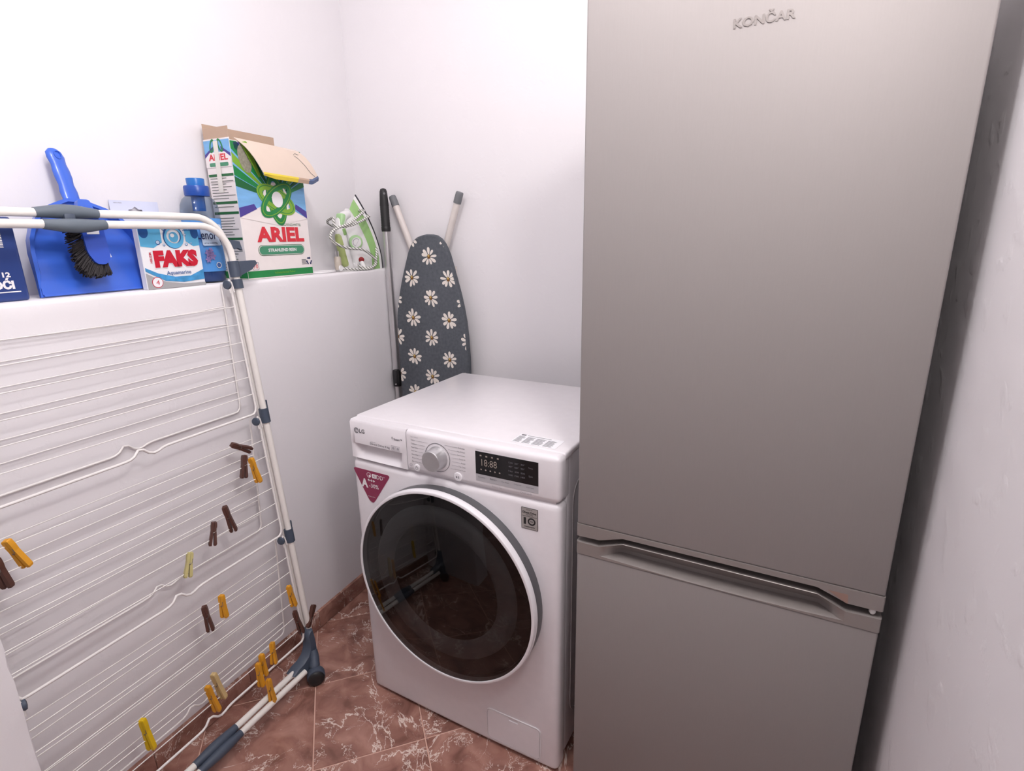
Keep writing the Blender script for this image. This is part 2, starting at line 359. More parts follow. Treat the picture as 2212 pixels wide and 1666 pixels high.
# half wall with a softly rounded, slightly uneven front lip
def lip(y):
    j = .0012*math.sin(y*23)+.0009*math.sin(y*61+1)
    return [(-.1545, -.06), (-.1545, LEDGE), (-.008+j, LEDGE), (-.004+j, LEDGE-.0015), (-.0012+j*.5, LEDGE-.005), (j*.3, LEDGE-.010), (0, LEDGE-.03), (0, -.06)]
ys = [-1.44+1.46*k/60 for k in range(61)]
V, F = [], []
for y in ys: V += [(a, y, z) for a, z in lip(y)]
n = 8
for i in range(60):
    for k in range(n): F.append((i*n+k, i*n+(k+1) % n, (i+1)*n+(k+1) % n, (i+1)*n+k))
F += [tuple(range(n)), tuple(60*n+k for k in range(n))]
struct('wall_ledge', (V, F), 'wall', mw=HWM)
# stub of the front wall beside the doorway, plaster corner a little ragged
V, F = [], []; NZ = 90; SX, SY = .545, -1.43
rs = random.Random(3)
for k in range(NZ+1):
    z = -.06+(ZC+.06)*k/NZ; e = rs.uniform(-.0022, .0022); e2 = rs.uniform(-.0015, .0015)
    V += [(-.62, SY, z), (SX-.012, SY+e2*.3, z), (SX-.004+e, SY-.003+e2, z), (SX+e*.3, SY-.012, z), (SX, SY-.15, z), (-.62, SY-.15, z)]
for k in range(NZ):
    for i in range(6): F.append((k*6+i, k*6+(i+1) % 6, (k+1)*6+(i+1) % 6, (k+1)*6+i))
F += [tuple(range(6)), tuple(NZ*6+i for i in range(6))]
struct('wall_front', (V, F), 'stub')
struct('wall_hall', box(-.7, -.55, YH, SY-.15, -.06, ZC), 'hallw', smooth=False)
struct('wall_hall_end', box(-.7, 1.9, YH-.1, YH, -.06, ZC), 'hallw', smooth=False)
# baseboard of cut marble tiles along the half wall
bb = struct('baseboard_left', box(0, .006, -1.425, -.002, 0, .062), 'grout', mw=HWM, smooth=False)
y = -.002
while y > -1.42:
    y2 = max(y-.2855, -1.425)
    obj('tile', rbox(.0, .0105, y2+.0008, y-.0008, .0015, .066, .0012, 1), 'marble', bb, smooth=False); y = y2

# ------------------------------------------------------------------ refrigerator
fr_m = Matrix.Translation((1.1469, -.7097, 0)) @ Matrix.Rotation(-.0173, 4, 'Z')
fridge = thing('refrigerator', 'tall silver grey fridge freezer with recessed handle between its two doors', 'refrigerator', fr_m)
FT = 1.695
obj('cabinet', rbox(.004, .536, .066, .600, .02, FT-.004, .004, 2), 'steel', fridge)
ud = obj('upper_door', rbox(0, .540, 0, .058, .7148, FT, .004, 3), 'steel', fridge)
ld = obj('lower_door', rbox(0, .540, 0, .058, .040, .6458, .004, 3), 'steel', fridge)
def prof(x, pts):
    for (a, za), (b, zb) in zip(pts, pts[1:]):
        if a <= x <= b: return za+(zb-za)*(x-a)/(b-a)
    return pts[-1][1] if x > pts[-1][0] else pts[0][1]
ub = [(-.001, .6862), (.049, .6870), (.098, .7035), (.443, .7035), (.489, .6862), (.541, .6862)]
lt = [(-.001, .6740), (.048, .6730), (.098, .6908), (.444, .6904), (.489, .6716), (.541, .6736)]
xs = sorted(set([-.001, .0015, .006, .541, .5385, .534, .049, .048, .098, .443, .444, .489]+[.01+.53*k/60 for k in range(61)]))
def rnd(x): return max(0, .004-math.sqrt(max(0, .004**2-max(0, .004-min(x+.001, .541-x))**2)))
obj('door_cap', columns(xs, lambda x: [(.058, .7150), (rnd(x)-.0012, .7150), (rnd(x)-.0016, prof(x, ub)+.001), (rnd(x), prof(x, ub)), (.058, prof(x, ub))]), 'steel_p', ud, ang=30)
def lipz(x):
    return .6523-.0052*max(0, 1-((x-.2684)/.2198)**2)
def amt(x): return max(0, min(1, (x-.0486)/.045, (.4884-x)/.042))
def lowsec(x):
    a = amt(x); a = a*a*(3-2*a); t = prof(x, lt); l = lipz(x); r0 = rnd(x)-.0014
    if not (.0486 < x < .4884): l = .6523
    return [(.058, .6456), (r0, .6456), (r0, l), (r0+.0035*a, l+.0016*a), (r0+.012*a, l+.003*a), (r0+.031*a, l+.0045*a), (r0+.030*a, l+.5*(t-l)*.45+.004*a),
            (r0+.022*a, l+(t-l)*.55), (r0+.010*a, l+(t-l)*.8), (r0+.0022*a, t-.0008), (r0+.003, t), (.058, t)]
obj('handle_cap', columns(xs, lowsec), 'steel_p', ld, ang=32)
obj('hinge_pin', lathe([(.0030, .6765), (.0052, .6800), (.0052, .688)], 12, Matrix.Translation((.5265, .0050, 0))), 'pin', fridge)
FRF = frame((0, -.0018, 0), (1, 0, 0), (0, 0, 1))
flat('tape_mark', [(.4585, .7045), (.4885, .7045), (.490, .6875), (.4875, .6875)], 'stick_b', ud, FRF)
flat('tape_mark', [(.050, .7045), (.092, .7045), (.092, .7030), (.050, .6895)], 'steel_p', ud, FRF)
text('brand_text', 'KON\u010cAR', 'steel_p', ud, frame((0, -.0002, 0), (1, 0, 0), (0, 0, 1)), .2300, 1.5870, h=.0172, width=.0825, bold=.03, ext=.0009)
for fx_ in (.05, .49):
    for fy_ in (.08, .55): obj('foot', lathe([(.016, 0), (.016, .008), (.008, .01), (.008, .03)], 12, Matrix.Translation((fx_, fy_, 0))), 'blackpl', fridge)

# ------------------------------------------------------------------ washing machine
wm = Matrix.Translation((.5050, -.6893, 0)) @ Matrix.Rotation(-.0287, 4, 'Z')
wash = thing('washing_machine', 'white front loading washing machine with black porthole door', 'washing machine', wm)
BOW = .004
def bow(x): return BOW*((x-.3)/.3)**2
def bend(g, y1=.05):
    return [(x, yv+bow(x)*max(0, 1-yv/y1), z) for x, yv, z in g[0]], g[1]
def dense(x0, x1, y0, y1, z0, z1, r, nx=14, sel=None):
    "rounded box cut into slices along x so that it can follow the bow of the front"
    bm = bmesh.new(); v, f = rbox(x0, x1, y0, y1, z0, z1, r, 4, sel)
    vs = [bm.verts.new(p) for p in v]; [bm.faces.new([vs[i] for i in q]) for q in f]
    for k in range(1, nx):
        bmesh.ops.bisect_plane(bm, geom=bm.verts[:]+bm.edges[:]+bm.faces[:], plane_co=(x0+(x1-x0)*k/nx, 0, 0), plane_no=(1, 0, 0))
    bm.verts.index_update(); out = [tuple(q.co) for q in bm.verts], [tuple(q.index for q in fc.verts) for fc in bm.faces]; bm.free(); return bend(out)
cab = obj('cabinet', rbox(.004, .596, .052, .534, .022, .840, .006, 2), 'white_s', wash)
for sx in (.5945,):
    fr2 = frame((sx+.0018, 0, 0), (0, 1, 0), (0, 0, 1))
    obj('side_pressing', ringstrip(rrect(.085, .500, .10, .760, .05, 6), rrect(.091, .494, .106, .754, .045, 6), -.001, .0014, fr2), 'white_s', cab)
fp = obj('front_panel', dense(0, .6, 0, .053, .004, .7395, .016), 'white', wash)
cp = obj('control_panel', join(dense(.1940, .6, 0, .0312, .7420, .8500, .013, 14, lambda p, q: not (p.x < .195 and q.x < .195) and not (p.y > .03 and q.y > .03)), box(.004, .596, .0305, .060, .7440, .8330)), 'white', wash)
obj('seam', bend(box(.012, .588, .008, .05, .738, .744)), 'white', wash, smooth=False)
tp = obj('top_plate', rbox(.0, .6, .0325, .5385, .8335, .8508, .005, 3), 'white', wash)
WF = lambda x=.3, d=.0004: frame((0, -d, 0), (1, 0, 0), (0, 0, 1))   # flat here, bent to the bow of the front further down
# detergent drawer with a scooped grip
def dsec(x):
    e = max(0, min(1, (x-.012)/.03, (.176-x)/.012)); e = e*e*(3-2*e); b = bow(x)
    return [(b+.030, .7450), (b-.0012, .7450), (b-.0012+.004*e, .7490), (b-.001+.012*e, .7570), (b-.001+.020*e, .7680), (b-.001+.025*e, .7800), (b-.001+.023*e, .7850), (b-.0012, .7862), (b-.0012, .842), (b+.004, .8485), (b+.030, .8485)]
dr = obj('detergent_drawer', columns([.0065, .012]+[.012+.19*k/40 for k in range(1, 38)]+[.1922], dsec), 'white', wash, ang=40)
DF = WF(.08, .0016)
dk = obj('logo_disc', ringstrip(ellipse(.0285, .8215, .0078, .0078), ellipse(.0285, .8215, .0062, .0062), 0, .0004, WF(.03, .0016)), 'ink', dr)
obj('logo_face', ringstrip(ellipse(.0285, .8215, .0045, .0045, t0=.3, t1=5.2), ellipse(.0285, .8215, .0034, .0034, t0=.3, t1=5.2), 0, .0004, WF(.03, .0016)), 'ink', dr)
text('brand_text', 'LG', 'ink', dr, WF(.05, .0016), .0385, .8160, h=.0115, width=.0185, bold=.03)
text('print', 'Steam\u2122', 'ink', dr, WF(.165, .0016), .1545, .8165, width=.0265, bold=.02)
obj('print', ringstrip(ellipse(.1500, .8215, .0022, .0034), ellipse(.1500, .8215, .0015, .0027), 0, .0003, WF(.15, .0016)), 'ink', dr)
text('print', 'INVERTER', 'ink_l', dr, DF, .0745, .7965, width=.018)
text('print', 'Direct Drive 9 kg', 'ink', dr, WF(.11, .0016), .0735, .7885, h=.0072, width=.0655, bold=.015)
for q in (.1443, .1590):
    obj('print_icon', ringstrip(rrect(q, q+.0128, .7885, .8010, .0008, 2), rrect(q+.0005, q+.0123, .789, .8005, .0005, 2), 0, .0003, WF(q, .0016)), 'ink_l', dr)
    flat('print_icon', [(q+.003, .791), (q+.0098, .791), (q+.0098, .7955), (q+.0064, .7985), (q+.003, .7955)], 'ink_l', dr, WF(q, .0016))
# dial
KC = (.2855, .7945)
KF = frame((KC[0], bow(.2855), KC[1]), (1, 0, 0), (0, 0, 1))
obj('dial_ring', ringstrip(ellipse(0, 0, .0362, .0362, 48), ellipse(0, 0, .0350, .0350, 48), -.001, .0006, KF), 'ink', cp)
kb = obj('dial', lathe([(.0285, 0), (.0275, .004), (.0262, .006), (.0258, .026), (.0246, .0285)], 48, KF), 'knob_s', wash)
obj('dial_face', lathe([(.0250, .0280), (.0240, .0290), (.0236, .0290)], 48, KF), 'knob', kb)
for nm, cx, cz, r in (('power_button', .2224, .7560, .0095), ('start_button', .3425, .7570, .0112)):
    bf = frame((cx, bow(cx), cz), (1, 0, 0), (0, 0, 1))
    bt = obj(nm, lathe([(r, -.001), (r, .0018), (r-.0012, .0026), (r-.003, .0027)], 28, bf), 'ring', wash)
    if nm == 'power_button':
        obj('symbol', ringstrip(ellipse(0, 0, .0040, .0040, 20, t0=R(120), t1=R(420)), ellipse(0, 0, .0032, .0032, 20, t0=R(120), t1=R(420)), .0026, .0030, bf), 'ink', bt)
        flat('symbol', [(-.0004, .0005), (.0004, .0005), (.0004, .0050), (-.0004, .0050)], 'ink', bt, bf, lift=.0027)
    else:
        flat('symbol', [(-.0045, -.0032), (.0002, 0), (-.0045, .0032)], 'ink', bt, bf, lift=.0027)
        for q in (.0014, .0032): flat('symbol', [(q, -.0032), (q+.0009, -.0032), (q+.0009, .0032), (q, .0032)], 'ink', bt, bf, lift=.0027)
left = ['Cotton', 'Cotton+', 'Mixed Fabric', 'Easy Care', 'Silent Wash', 'Allergy Care', 'Baby Steam Care']
right = ['Delicates', 'Hand/Wool', 'Sportswear', 'Quick 30', 'Duvet', 'Tub Clean', 'Download Cycle']
wl = [.0125, .0185, .0205, .0170, .0205, .0205, .0270]; wr = [.0175, .0210, .0215, .0165, .0110, .0185, .0300]
for i in range(7):
    zz = .8250-i*.0093
    text('print', left[i], 'ink', cp, WF(.22), .2080, zz, width=wl[i], h=.0036)
    text('print', right[i], 'ink', cp, WF(.35), .3640, zz+.0035, width=wr[i], h=.0036, align='R')
    xa = .2080+wl[i]+.0015; xb = KC[0]-math.sqrt(max(0, .042**2-(zz+.0018-KC[1])**2)) if abs(zz+.0018-KC[1]) < .04 else .262
    if xb > xa+.002: flat('print', [(xa, zz+.0016), (xb, zz+.0016), (xb, zz+.0020), (xa, zz+.0020)], 'ink_l', cp, WF(.23))
    xb = .3640-wr[i]-.0015; xa = KC[0]+(math.sqrt(max(0, .042**2-(zz+.005-KC[1])**2)) if abs(zz+.005-KC[1]) < .04 else .02)
    if xb > xa+.002: flat('print', [(xa, zz+.0051), (xb, zz+.0051), (xb, zz+.0055), (xa, zz+.0055)], 'ink_l', cp, WF(.33))
text('print', 'Steam Refresh', 'ink_l', cp, WF(.22), .2080, .8335, width=.022)
obj('print', ringstrip(ellipse(.2035, .7605, .0038, .0038, 16), ellipse(.2035, .7605, .0031, .0031, 16), 0, .0003, WF(.2035)), 'ink_l', cp)
text('print', 'Smart', 'ink_l', cp, WF(.2035), .1990, .7500, width=.009)
# display
def bq(x0, x1, z0, z1, dy0, dy1, nx=8):
    return columns([x0+(x1-x0)*k/nx for k in range(nx+1)], lambda x: [(bow(x)-dy1, z0), (bow(x)-dy1, z1), (bow(x)-dy0, z1), (bow(x)-dy0, z0)])
dsp = obj('display', bq(.3925, .5495, .7765, .8315, -.004, .0008), 'disp', wash, smooth=False)
stp = obj('display_strip', bq(.3925, .5495, .7590, .7765, -.004, .0006), 'strip', wash, smooth=False)
text('print', '18:88', 'digit', dsp, WF(.43, .0012), .4085, .7985, h=.0165, width=.0400)
for k in range(5): text('print', '\u25cf', 'digit', dsp, WF(.43, .0012), .4050+k*.0120, .7875, h=.0036, width=.0042)
for k in range(4): text('print', '\u25a0', 'digit', dsp, WF(.43, .0012), .4045+k*.0148, .8210, h=.0036, width=.0048)
for r_, row in enumerate((('Cold', '20\u00b0', '30\u00b0'), ('40\u00b0', '60\u00b0', '95\u00b0'), ('No', '400', '800'), ('1000', '1200', '1400'))):
    for k, s in enumerate(row): text('print', s, 'ink', dsp, WF(.49, .0013), .4780+k*.0150, (.8180, .8085, .7980, .7885)[r_], h=.0038, width=.0100)
text('print', 'Temp.', 'ink', dsp, WF(.53, .0013), .5260, .8130, width=.0120); text('print', 'Spin', 'ink', dsp, WF(.53, .0013), .5270, .7930, width=.0095)
for k, s in enumerate(('Intensive', 'Rinse+', 'Pre Wash', 'Delay End', 'Add Item')): text('print', s, 'ink', stp, WF(.47, .0010), .3990+k*.0305, .7680, width=.0180)
text('print', 'Temperature / Remaining time', 'ink_l', cp, WF(.41), .3935, .8345, width=.0400)
text('print', 'Remote Start', 'ink_l', cp, WF(.44), .4350, .7510, width=.0260); text('print', 'Child Lock', 'ink_l', cp, WF(.5), .5060, .7520, width=.0280)
# porthole door
DCX, DCZ = .3000, .4630
DF3 = frame((DCX, 0, DCZ), (1, 0, 0), (0, 0, 1))
door = obj('door', lathe([(.236, -.006), (.2590, -.006), (.2600, .012), (.2570, .024), (.2545, .026)], 96, DF3, cap=False), 'dgrey', wash)
obj('door_rim', lathe([(.2555, .022), (.2600, .024), (.2615, .030), (.2605, .036), (.2585, .0400), (.2550, .0412), (.2522, .0405), (.2515, .036), (.2515, .024)], 96, DF3, cap=False), 'ring', door)
obj('door_glass', lathe([(.2520, .0385), (.2300, .0410), (.2000, .0440), (.1500, .0475), (.1000, .0498), (.0500, .0512), (.0150, .0516)], 96, DF3), 'glass', door, ang=80)
obj('door_backing', lathe([(.2480, .010), (.2480, .018)], 72, DF3), 'blackpl', door)
obj('inner_bowl', lathe([(.208, .020), (.2035, .030), (.192, .0335), (.172, .0335), (.160, .030), (.157, .020)], 72, frame((DCX-.002, 0, DCZ+.006), (1, 0, 0), (0, 0, 1)), cap=False), 'bowl', door, ang=80)
# filter hatch
hf = WF(.5, .0003)
_hp = rrect(.4026, .5514, .0251, .1159, .0115, 5); _i = max(range(len(_hp)), key=lambda k: (_hp[k][1] > .1158, _hp[k][0]))
_top = [k for k in range(len(_hp)) if _hp[k][1] > .11589]; _k = min(_top, key=lambda k: -_hp[k][0])
_hp = _hp[:_k+1]+[(.4915, .1159), (.4915, .1070), (.4660, .1070), (.4660, .1159)]+_hp[_k+1:]
def bent(g):
    bm = bmesh.new(); vs = [bm.verts.new(p) for p in g[0]]; [bm.faces.new([vs[i] for i in q]) for q in g[1]]
    for k in range(20, 28): bmesh.ops.bisect_plane(bm, geom=bm.verts[:]+bm.edges[:]+bm.faces[:], plane_co=(k*.02, 0, 0), plane_no=(1, 0, 0))
    for v in bm.verts: v.co.y += bow(v.co.x)
    bm.verts.index_update(); o = [tuple(v.co) for v in bm.verts], [tuple(v.index for v in f.verts) for f in bm.faces]; bm.free(); return o
hx_ = obj('hatch', bent(prism(_hp, -.003, .0022, WF(.5, 0))), 'white', wash, smooth=False)
obj('hatch_frame', bent(ringstrip(rrect(.3990, .5550, .0215, .1195, .0145, 5), rrect(.4014, .5526, .0239, .1171, .0125, 5), -.003, .0022, WF(.5, 0))), 'white', hx_, smooth=False)
obj('hatch_latch', bent(prism(rrect(.4685, .4890, .1090, .1150, .0028, 3), -.003, .0012, WF(.48, 0))), 'white', hx_, smooth=False)
# stickers
def rounded(poly, r, n=5):
    out = []; m = len(poly)
    for i in range(m):
        p, a, b = Vector(poly[i]), Vector(poly[i-1]), Vector(poly[(i+1) % m])
        d1 = (a-p).normalized(); d2 = (b-p).normalized(); s = p+d1*r; e = p+d2*r
        for k in range(n+1):
            t = k/n; q = s*(1-t)**2+p*2*t*(1-t)+e*t*t; out.append((q.x, q.y))
    return out
sk = flat('energy_sticker', rounded([(.1330, .7150), (.0010, .7145), (.0540, .6240), (.0680, .6240)], .012), 'crimson', fp, WF(.045, .0006))
SF = WF(.06, .0010)
obj('print', ringstrip(ellipse(.0580, .7020, .0075, .0075, 20), ellipse(.0580, .7020, .0066, .0066, 20), 0, .0003, SF), 'wink', fp); flat('print', ellipse(.0605, .6995, .0033, .0033, 14), 'wink', fp, SF)
flat('print', rrect(.0690, .0830, .6960, .7075, .001, 2), 'wink', fp, SF); text('print', 'AI', 'crimson', fp, SF, .0720, .6985, h=.0070, width=.0080, lift=.0004)
text('print', 'DD', 'wink', fp, SF, .0845, .6960, h=.0115, width=.0220); text('print', '\u2122', 'wink', fp, SF, .1075, .7045, h=.0025)
text('print', 'A', 'wink', fp, SF, .0290, .6640, h=.0250, width=.0230, bold=.05); text('print', '+++', 'wink', fp, SF, .0525, .6840, h=.0070, width=.0250, bold=.03)
text('print', '-30%', 'wink', fp, SF, .0560, .6670, h=.0115, width=.0330, bold=.01); text('print', 'AI Direct Drive', 'wink', fp, SF, .0480, .6390, width=.0260, ext=.0001)
flat('warranty_label', rrect(.5080, .5485, .6680, .7200, .001, 2), 'black', fp, WF(.53, .0008)); flat('warranty_label', rrect(.5090, .5475, .6690, .7190, .001, 2), 'silver_l', fp, WF(.53, .0012))
WL = WF(.53, .0016)
text('print', 'INVERTER', 'black', fp, WL, .5283, .7145, width=.0150, align='C'); text('print', 'Direct Drive', 'black', fp, WL, .5283, .7062, h=.0055, width=.0330, bold=.03, align='C'); text('print', 'MOTOR', 'black', fp, WL, .5283, .7015, width=.0170, align='C')
flat('print', [(.5100, .6993), (.5465, .6993), (.5465, .6998), (.5100, .6998)], 'black', fp, WL); text('print', '1', 'black', fp, WL, .5140, .6795, h=.0165, width=.0060, bold=.05)
obj('print', ringstrip(ellipse(.5335, .6878, .0095, .0090), ellipse(.5335, .6878, .0062, .0058), 0, .0003, WL), 'black', fp); text('print', 'YEAR', 'black', fp, WL, .5335, .6868, width=.0090, align='C', bold=.03); text('print', 'WARRANTY', 'black', fp, WL, .5283, .6725, h=.0030, width=.0270, align='C', bold=.03)
pf = frame((0, 0, .8510), (1, 0, 0), (0, 1, 0))
flat('paper_label', [(.4600, .0430), (.5700, .0430), (.5700, .0970), (.4600, .0970)], 'fwhite', tp, pf)
for k in range(9): 
    for c0, c1 in ((.463, .482), (.485, .506), (.509, .534), (.537, .560)): flat('print', [(c0, .0475+k*.0042), (c1-random.uniform(0, .006), .0475+k*.0042), (c1-.006, .0489+k*.0042), (c0, .0489+k*.0042)], 'ink', tp, pf, lift=.0004)
flat('print', rrect(.4640, .4760, .0880, .0950, .002, 3), 'ink', tp, pf, lift=.0004); flat('print', [(.4800, .0900), (.5400, .0900), (.5400, .0915), (.4800, .0915)], 'ink', tp, pf, lift=.0004)
for q in (.05, .55):
    for yy in (.10, .49): obj('foot', lathe([(.022, 0), (.022, .012), (.010, .014), (.010, .03)], 14, Matrix.Translation((q, yy, 0))), 'wgrey', wash)

def bend_print(o):
    bm = bmesh.new(); bm.from_mesh(o.data); x0 = min(v.co.x for v in bm.verts); x1 = max(v.co.x for v in bm.verts)
    k = math.floor(x0/.02)+1
    while k*.02 < x1:
        bmesh.ops.bisect_plane(bm, geom=bm.verts[:]+bm.edges[:]+bm.faces[:], plane_co=(k*.02, 0, 0), plane_no=(1, 0, 0)); k += 1
    for v in bm.verts: v.co.y += bow(v.co.x)
    bm.to_mesh(o.data); bm.free()
for par in (fp, cp, dr, hx_, dsp, stp):
    for o in par.children:
        if o.name.split('.')[0] in ('print', 'print_icon', 'logo_disc', 'logo_face', 'brand_text', 'energy_sticker', 'warranty_label', 'hatch_gap', 'hatch_latch'): bend_print(o)

# ------------------------------------------------------------------ drying rack
rack = thing('drying_rack', 'folded white wire clothes drying rack on castors leaning against the half wall', 'drying rack', Matrix.Translation(HW(.14, -1.06, 0)))
RO = rack.matrix_world.translation
def RK(y, z, dn=0): return Vector((hw(y)+.03+.09*(1.18-z)+dn, y, z))-RO
YRp, YLp, YC = -.716, -1.400, -1.058
def loop_frame(zt, zb, dn, yr, yl, rad):
    pts = []
    for cy, a0 in ((yr-rad, 0), (yl+rad, 90)):
        for k in range(9):
            a = R(a0+90*k/8); pts.append(RK(cy+rad*math.cos(a), zt-rad+rad*math.sin(a), dn))
    full = [RK(yr, zb+.03, dn)]+pts+[RK(yl, zb+.03, dn)]
    return full
for nm, zt, dn, yo in (('front_frame', 1.334, 0, 0), ('back_frame', 1.356, -.020, .004)):
    fro = obj(nm, tube(loop_frame(zt, .10, dn, YRp+yo, YLp-yo, .075), .0085, 12), 'tube', rack, ang=60)
    yg0, yg1 = -1.118, -1.005; s = 1 if dn else -1
    pth = [RK(yg0+(yg1-yg0)*k/14, zt+s*.003*math.sin(math.pi*k/14), dn) for k in range(15)]
    obj('grip_sleeve', tube(pth, [.0098+.0042*math.sin(math.pi*k/14)**1.5 for k in range(15)], 12), 'grip', fro, ang=60)
    # bottom bar, lying a little in front of the leaning frame
    zb = .060 if dn == 0 else .050; db = .004 if dn == 0 else .021
    bar = obj('bottom_bar', tube([RK(-.775, zb, db), RK(-1.345, zb, db)], .0085, 12), 'tube', rack, ang=60)
    pth = [RK(-1.118+.118*k/14, zb, db) for k in range(15)]
    obj('grip_sleeve', tube(pth, [.0098+.0036*math.sin(math.pi*k/14)**1.5 for k in range(15)], 12), 'navy', bar, ang=60)
obj('grip_clip', rbox(-.006, .006, -.010, .010, -.010, .010, .003, 2), 'navy', rack, Matrix.Translation(RK(-1.064, 1.345, -.012)))
# joints on the posts
for side, yp in ((1, YRp), (-1, YLp)):
    for z in (.828, .462):
        cl = obj('post_clip', tube([RK(yp, z+.020, -.001), RK(yp, z-.020, -.001)], .0128, 12), 'navy', rack, ang=50)
        obj('clip_tab', xf(rbox(-.003, .003, -.004, .004, 0, .034, .0015, 1), Matrix.Translation(RK(yp+side*.012, z+.006, -.004))), 'navy', cl)
    ct = obj('top_joint', tube([RK(yp, 1.246, -.001), RK(yp, 1.206, -.001)], .0135, 12), 'navy', rack, ang=50)
    obj('top_joint', tube([RK(yp, 1.200, -.001), RK(yp, 1.176, -.001)], .0135, 12), 'navy', rack, ang=50)
    arm = [(0, 1.244), (.066, 1.246), (.071, 1.238), (.050, 1.222), (.016, 1.210), (0, 1.208)]
    V = [tuple(RK(yp+side*a, z, dx)) for dx in (-.012, .004) for a, z in arm]; n = len(arm)
    obj('hanger_arm', (V, [tuple(range(n)), tuple(range(n, 2*n))]+[(i, (i+1) % n, n+(i+1) % n, n+i) for i in range(n)]), 'navy', ct, smooth=False)
    arm = [(-.006, 1.304), (.046, 1.296), (.050, 1.272), (.038, 1.279), (.004, 1.272)]
    V = [tuple(RK(yp+side*a, z, dx)) for dx in (-.030, -.018) for a, z in arm]; n = len(arm)
    obj('hanger_arm', (V, [tuple(range(n)), tuple(range(n, 2*n))]+[(i, (i+1) % n, n+(i+1) % n, n+i) for i in range(n)]), 'navy', ct, smooth=False)
    # castor corner: a gusset between post and bottom bar, an arm and a twin wheel
    gus = [(.001, .152), (.004, .124), (.004, .091), (.001, .065), (-.003, .034), (-.040, .033), (-.065, .046), (-.086, .049), (-.099, .063), (-.077, .072), (-.055, .074), (-.036, .083), (-.025, .099), (-.021, .120), (-.023, .140), (-.012, .152)]
    V, F = [], []; n = len(gus)
    for dx, k in ((-.015, .004), (-.011, 0), (.013, 0), (.018, .004)): V += [tuple(RK(yp+side*a, z, dx)) for a, z in inset(gus[::-1], k)]
    for k in range(3): F += [(k*n+i, k*n+(i+1) % n, (k+1)*n+(i+1) % n, (k+1)*n+i) for i in range(n)]
    F += [tuple(range(n)), tuple(range(4*n-1, 3*n-1, -1))]
    cc = obj('castor_corner', (V, F), 'navy', rack, ang=40)
    obj('castor_bracket', tube(smooth_path([RK(yp-side*.012, .085, .012), RK(yp-side*.018, .066, .020), RK(yp-side*.028, .050, .027), RK(yp-side*.032, .040, .033)], 4), [.013, .0135, .014, .0145, .015, .0152, .0155, .016, .0165, .016, .015, .014, .012], 12), 'navy', cc, ang=60)
    wc = RK(yp-side*.040, .0240, .040); ax = Vector((.80, -.60*side, 0)).normalized()
    wf = along(wc-ax*.015, wc+ax*.015)
    obj('castor_wheel', lathe([(.009, 0), (.0210, .0015), (.0240, .005), (.0240, .011), (.020, .0128), (.012, .0150), (.020, .0172), (.0240, .019), (.0240, .025), (.0210, .0285), (.009, .030)], 28, wf), 'blackr', cc, ang=50)
    obj('castor_hood', lathe([(.0140, .0025), (.0245, .0035), (.0262, .0080), (.0262, .0220), (.0245, .0265), (.0140, .0275)], 28, along(wc+Vector((-.002, .002*side, .0035))-ax*.015, wc+Vector((-.002, .002*side, .0035))+ax*.015)), 'navy', cc, ang=60)
    obj('castor_bracket', tube([RK(yp-side*.004, .060, -.01), RK(yp-side*.004, .03, -.040), RK(yp-side*.004, .010, -.052)], [.012, .012, .0098], 10), 'navy', cc, ang=60)
# three tiers of hanging wire panels, front and back
rng = random.Random(11)
for tier, (zp, drop) in enumerate(((1.189, .347), (.822, .343), (.464, .334))):
    for face in ('front', 'back'):
        ya, yb = (-.741, -1.375) if face == 'front' else (-.748, -1.368)
        p0 = .03+.09*(1.18-zp)
        def PT3(y, z, face=face, p0=p0, zp=zp):
            if face == 'front': return RK(y, z, .003)
            return Vector((hw(y)+max(.006, p0-.024-.06*(zp-z)*(tier > 0)), y, z))-RO
        zb = zp-drop
        sq = []
        for k in range(0, 61):
            y = ya+(yb-ya)*k/60; t = y-YC
            dz = .013*math.exp(-((t-.004)/.011)**2)-.007*math.exp(-((t-.034)/.016)**2)-.006/(1+math.exp((t+.01)/.006))
            sq.append(PT3(y, zb+dz, ))
        # rod bends up at both ends into the side wires
        path = [PT3(ya, zp), PT3(ya, zb+.02), PT3(ya-.003, zb+.008), PT3(ya-.010, zb+.001)]+sq[2:-2]+[PT3(yb+.010, zb+.001-.006), PT3(yb+.003, zb+.006), PT3(yb, zb+.02), PT3(yb, zp)]
        pan = obj('tier_panel', tube(path, .0031 if face == 'front' else .0026, 7), 'wire', rack, ang=70)
        for i in range(6):
            zi = zp-.058-.0470*i; tl = rng.uniform(-.006, .006) if face == 'front' else rng.uniform(-.012, .012); sag = rng.uniform(0, .004)
            obj('wire', tube([PT3(ya+(yb-ya)*k/8+(.002 if k == 0 else 0), zi+tl*(k/8)*(1-k/8)*2-sag*math.sin(math.pi*k/8)) for k in range(9)], .0014, 5), 'wire', pan, ang=80)
        for side, yk in ((1, ya), (-1, yb)):
            if face == 'front':
                c = PT3(yk-side*.006, zp-.001)
                obj('pivot_knob', lathe([(.0045, 0), (.0105, .001), (.0118, .004), (.0105, .0075), (.004, .009)], 18, along(c, c+Vector((.25, -side*1.0, 0)))), 'navy', pan, ang=50)
                obj('hook', tube([PT3(yk+side*.004, zp-.02)+Vector((.004, 0, 0)), PT3(yk+side*.001, zp+.004)+Vector((.004, 0, 0)), PT3(yk-side*.004, zp+.012)+Vector((.004, 0, 0)), PT3(yk-side*.008, zp+.002)+Vector((.004, 0, 0)), PT3(yk-side*.006, zp-.022)+Vector((.004, 0, 0))], .0026, 6), 'wire', pan, ang=70)

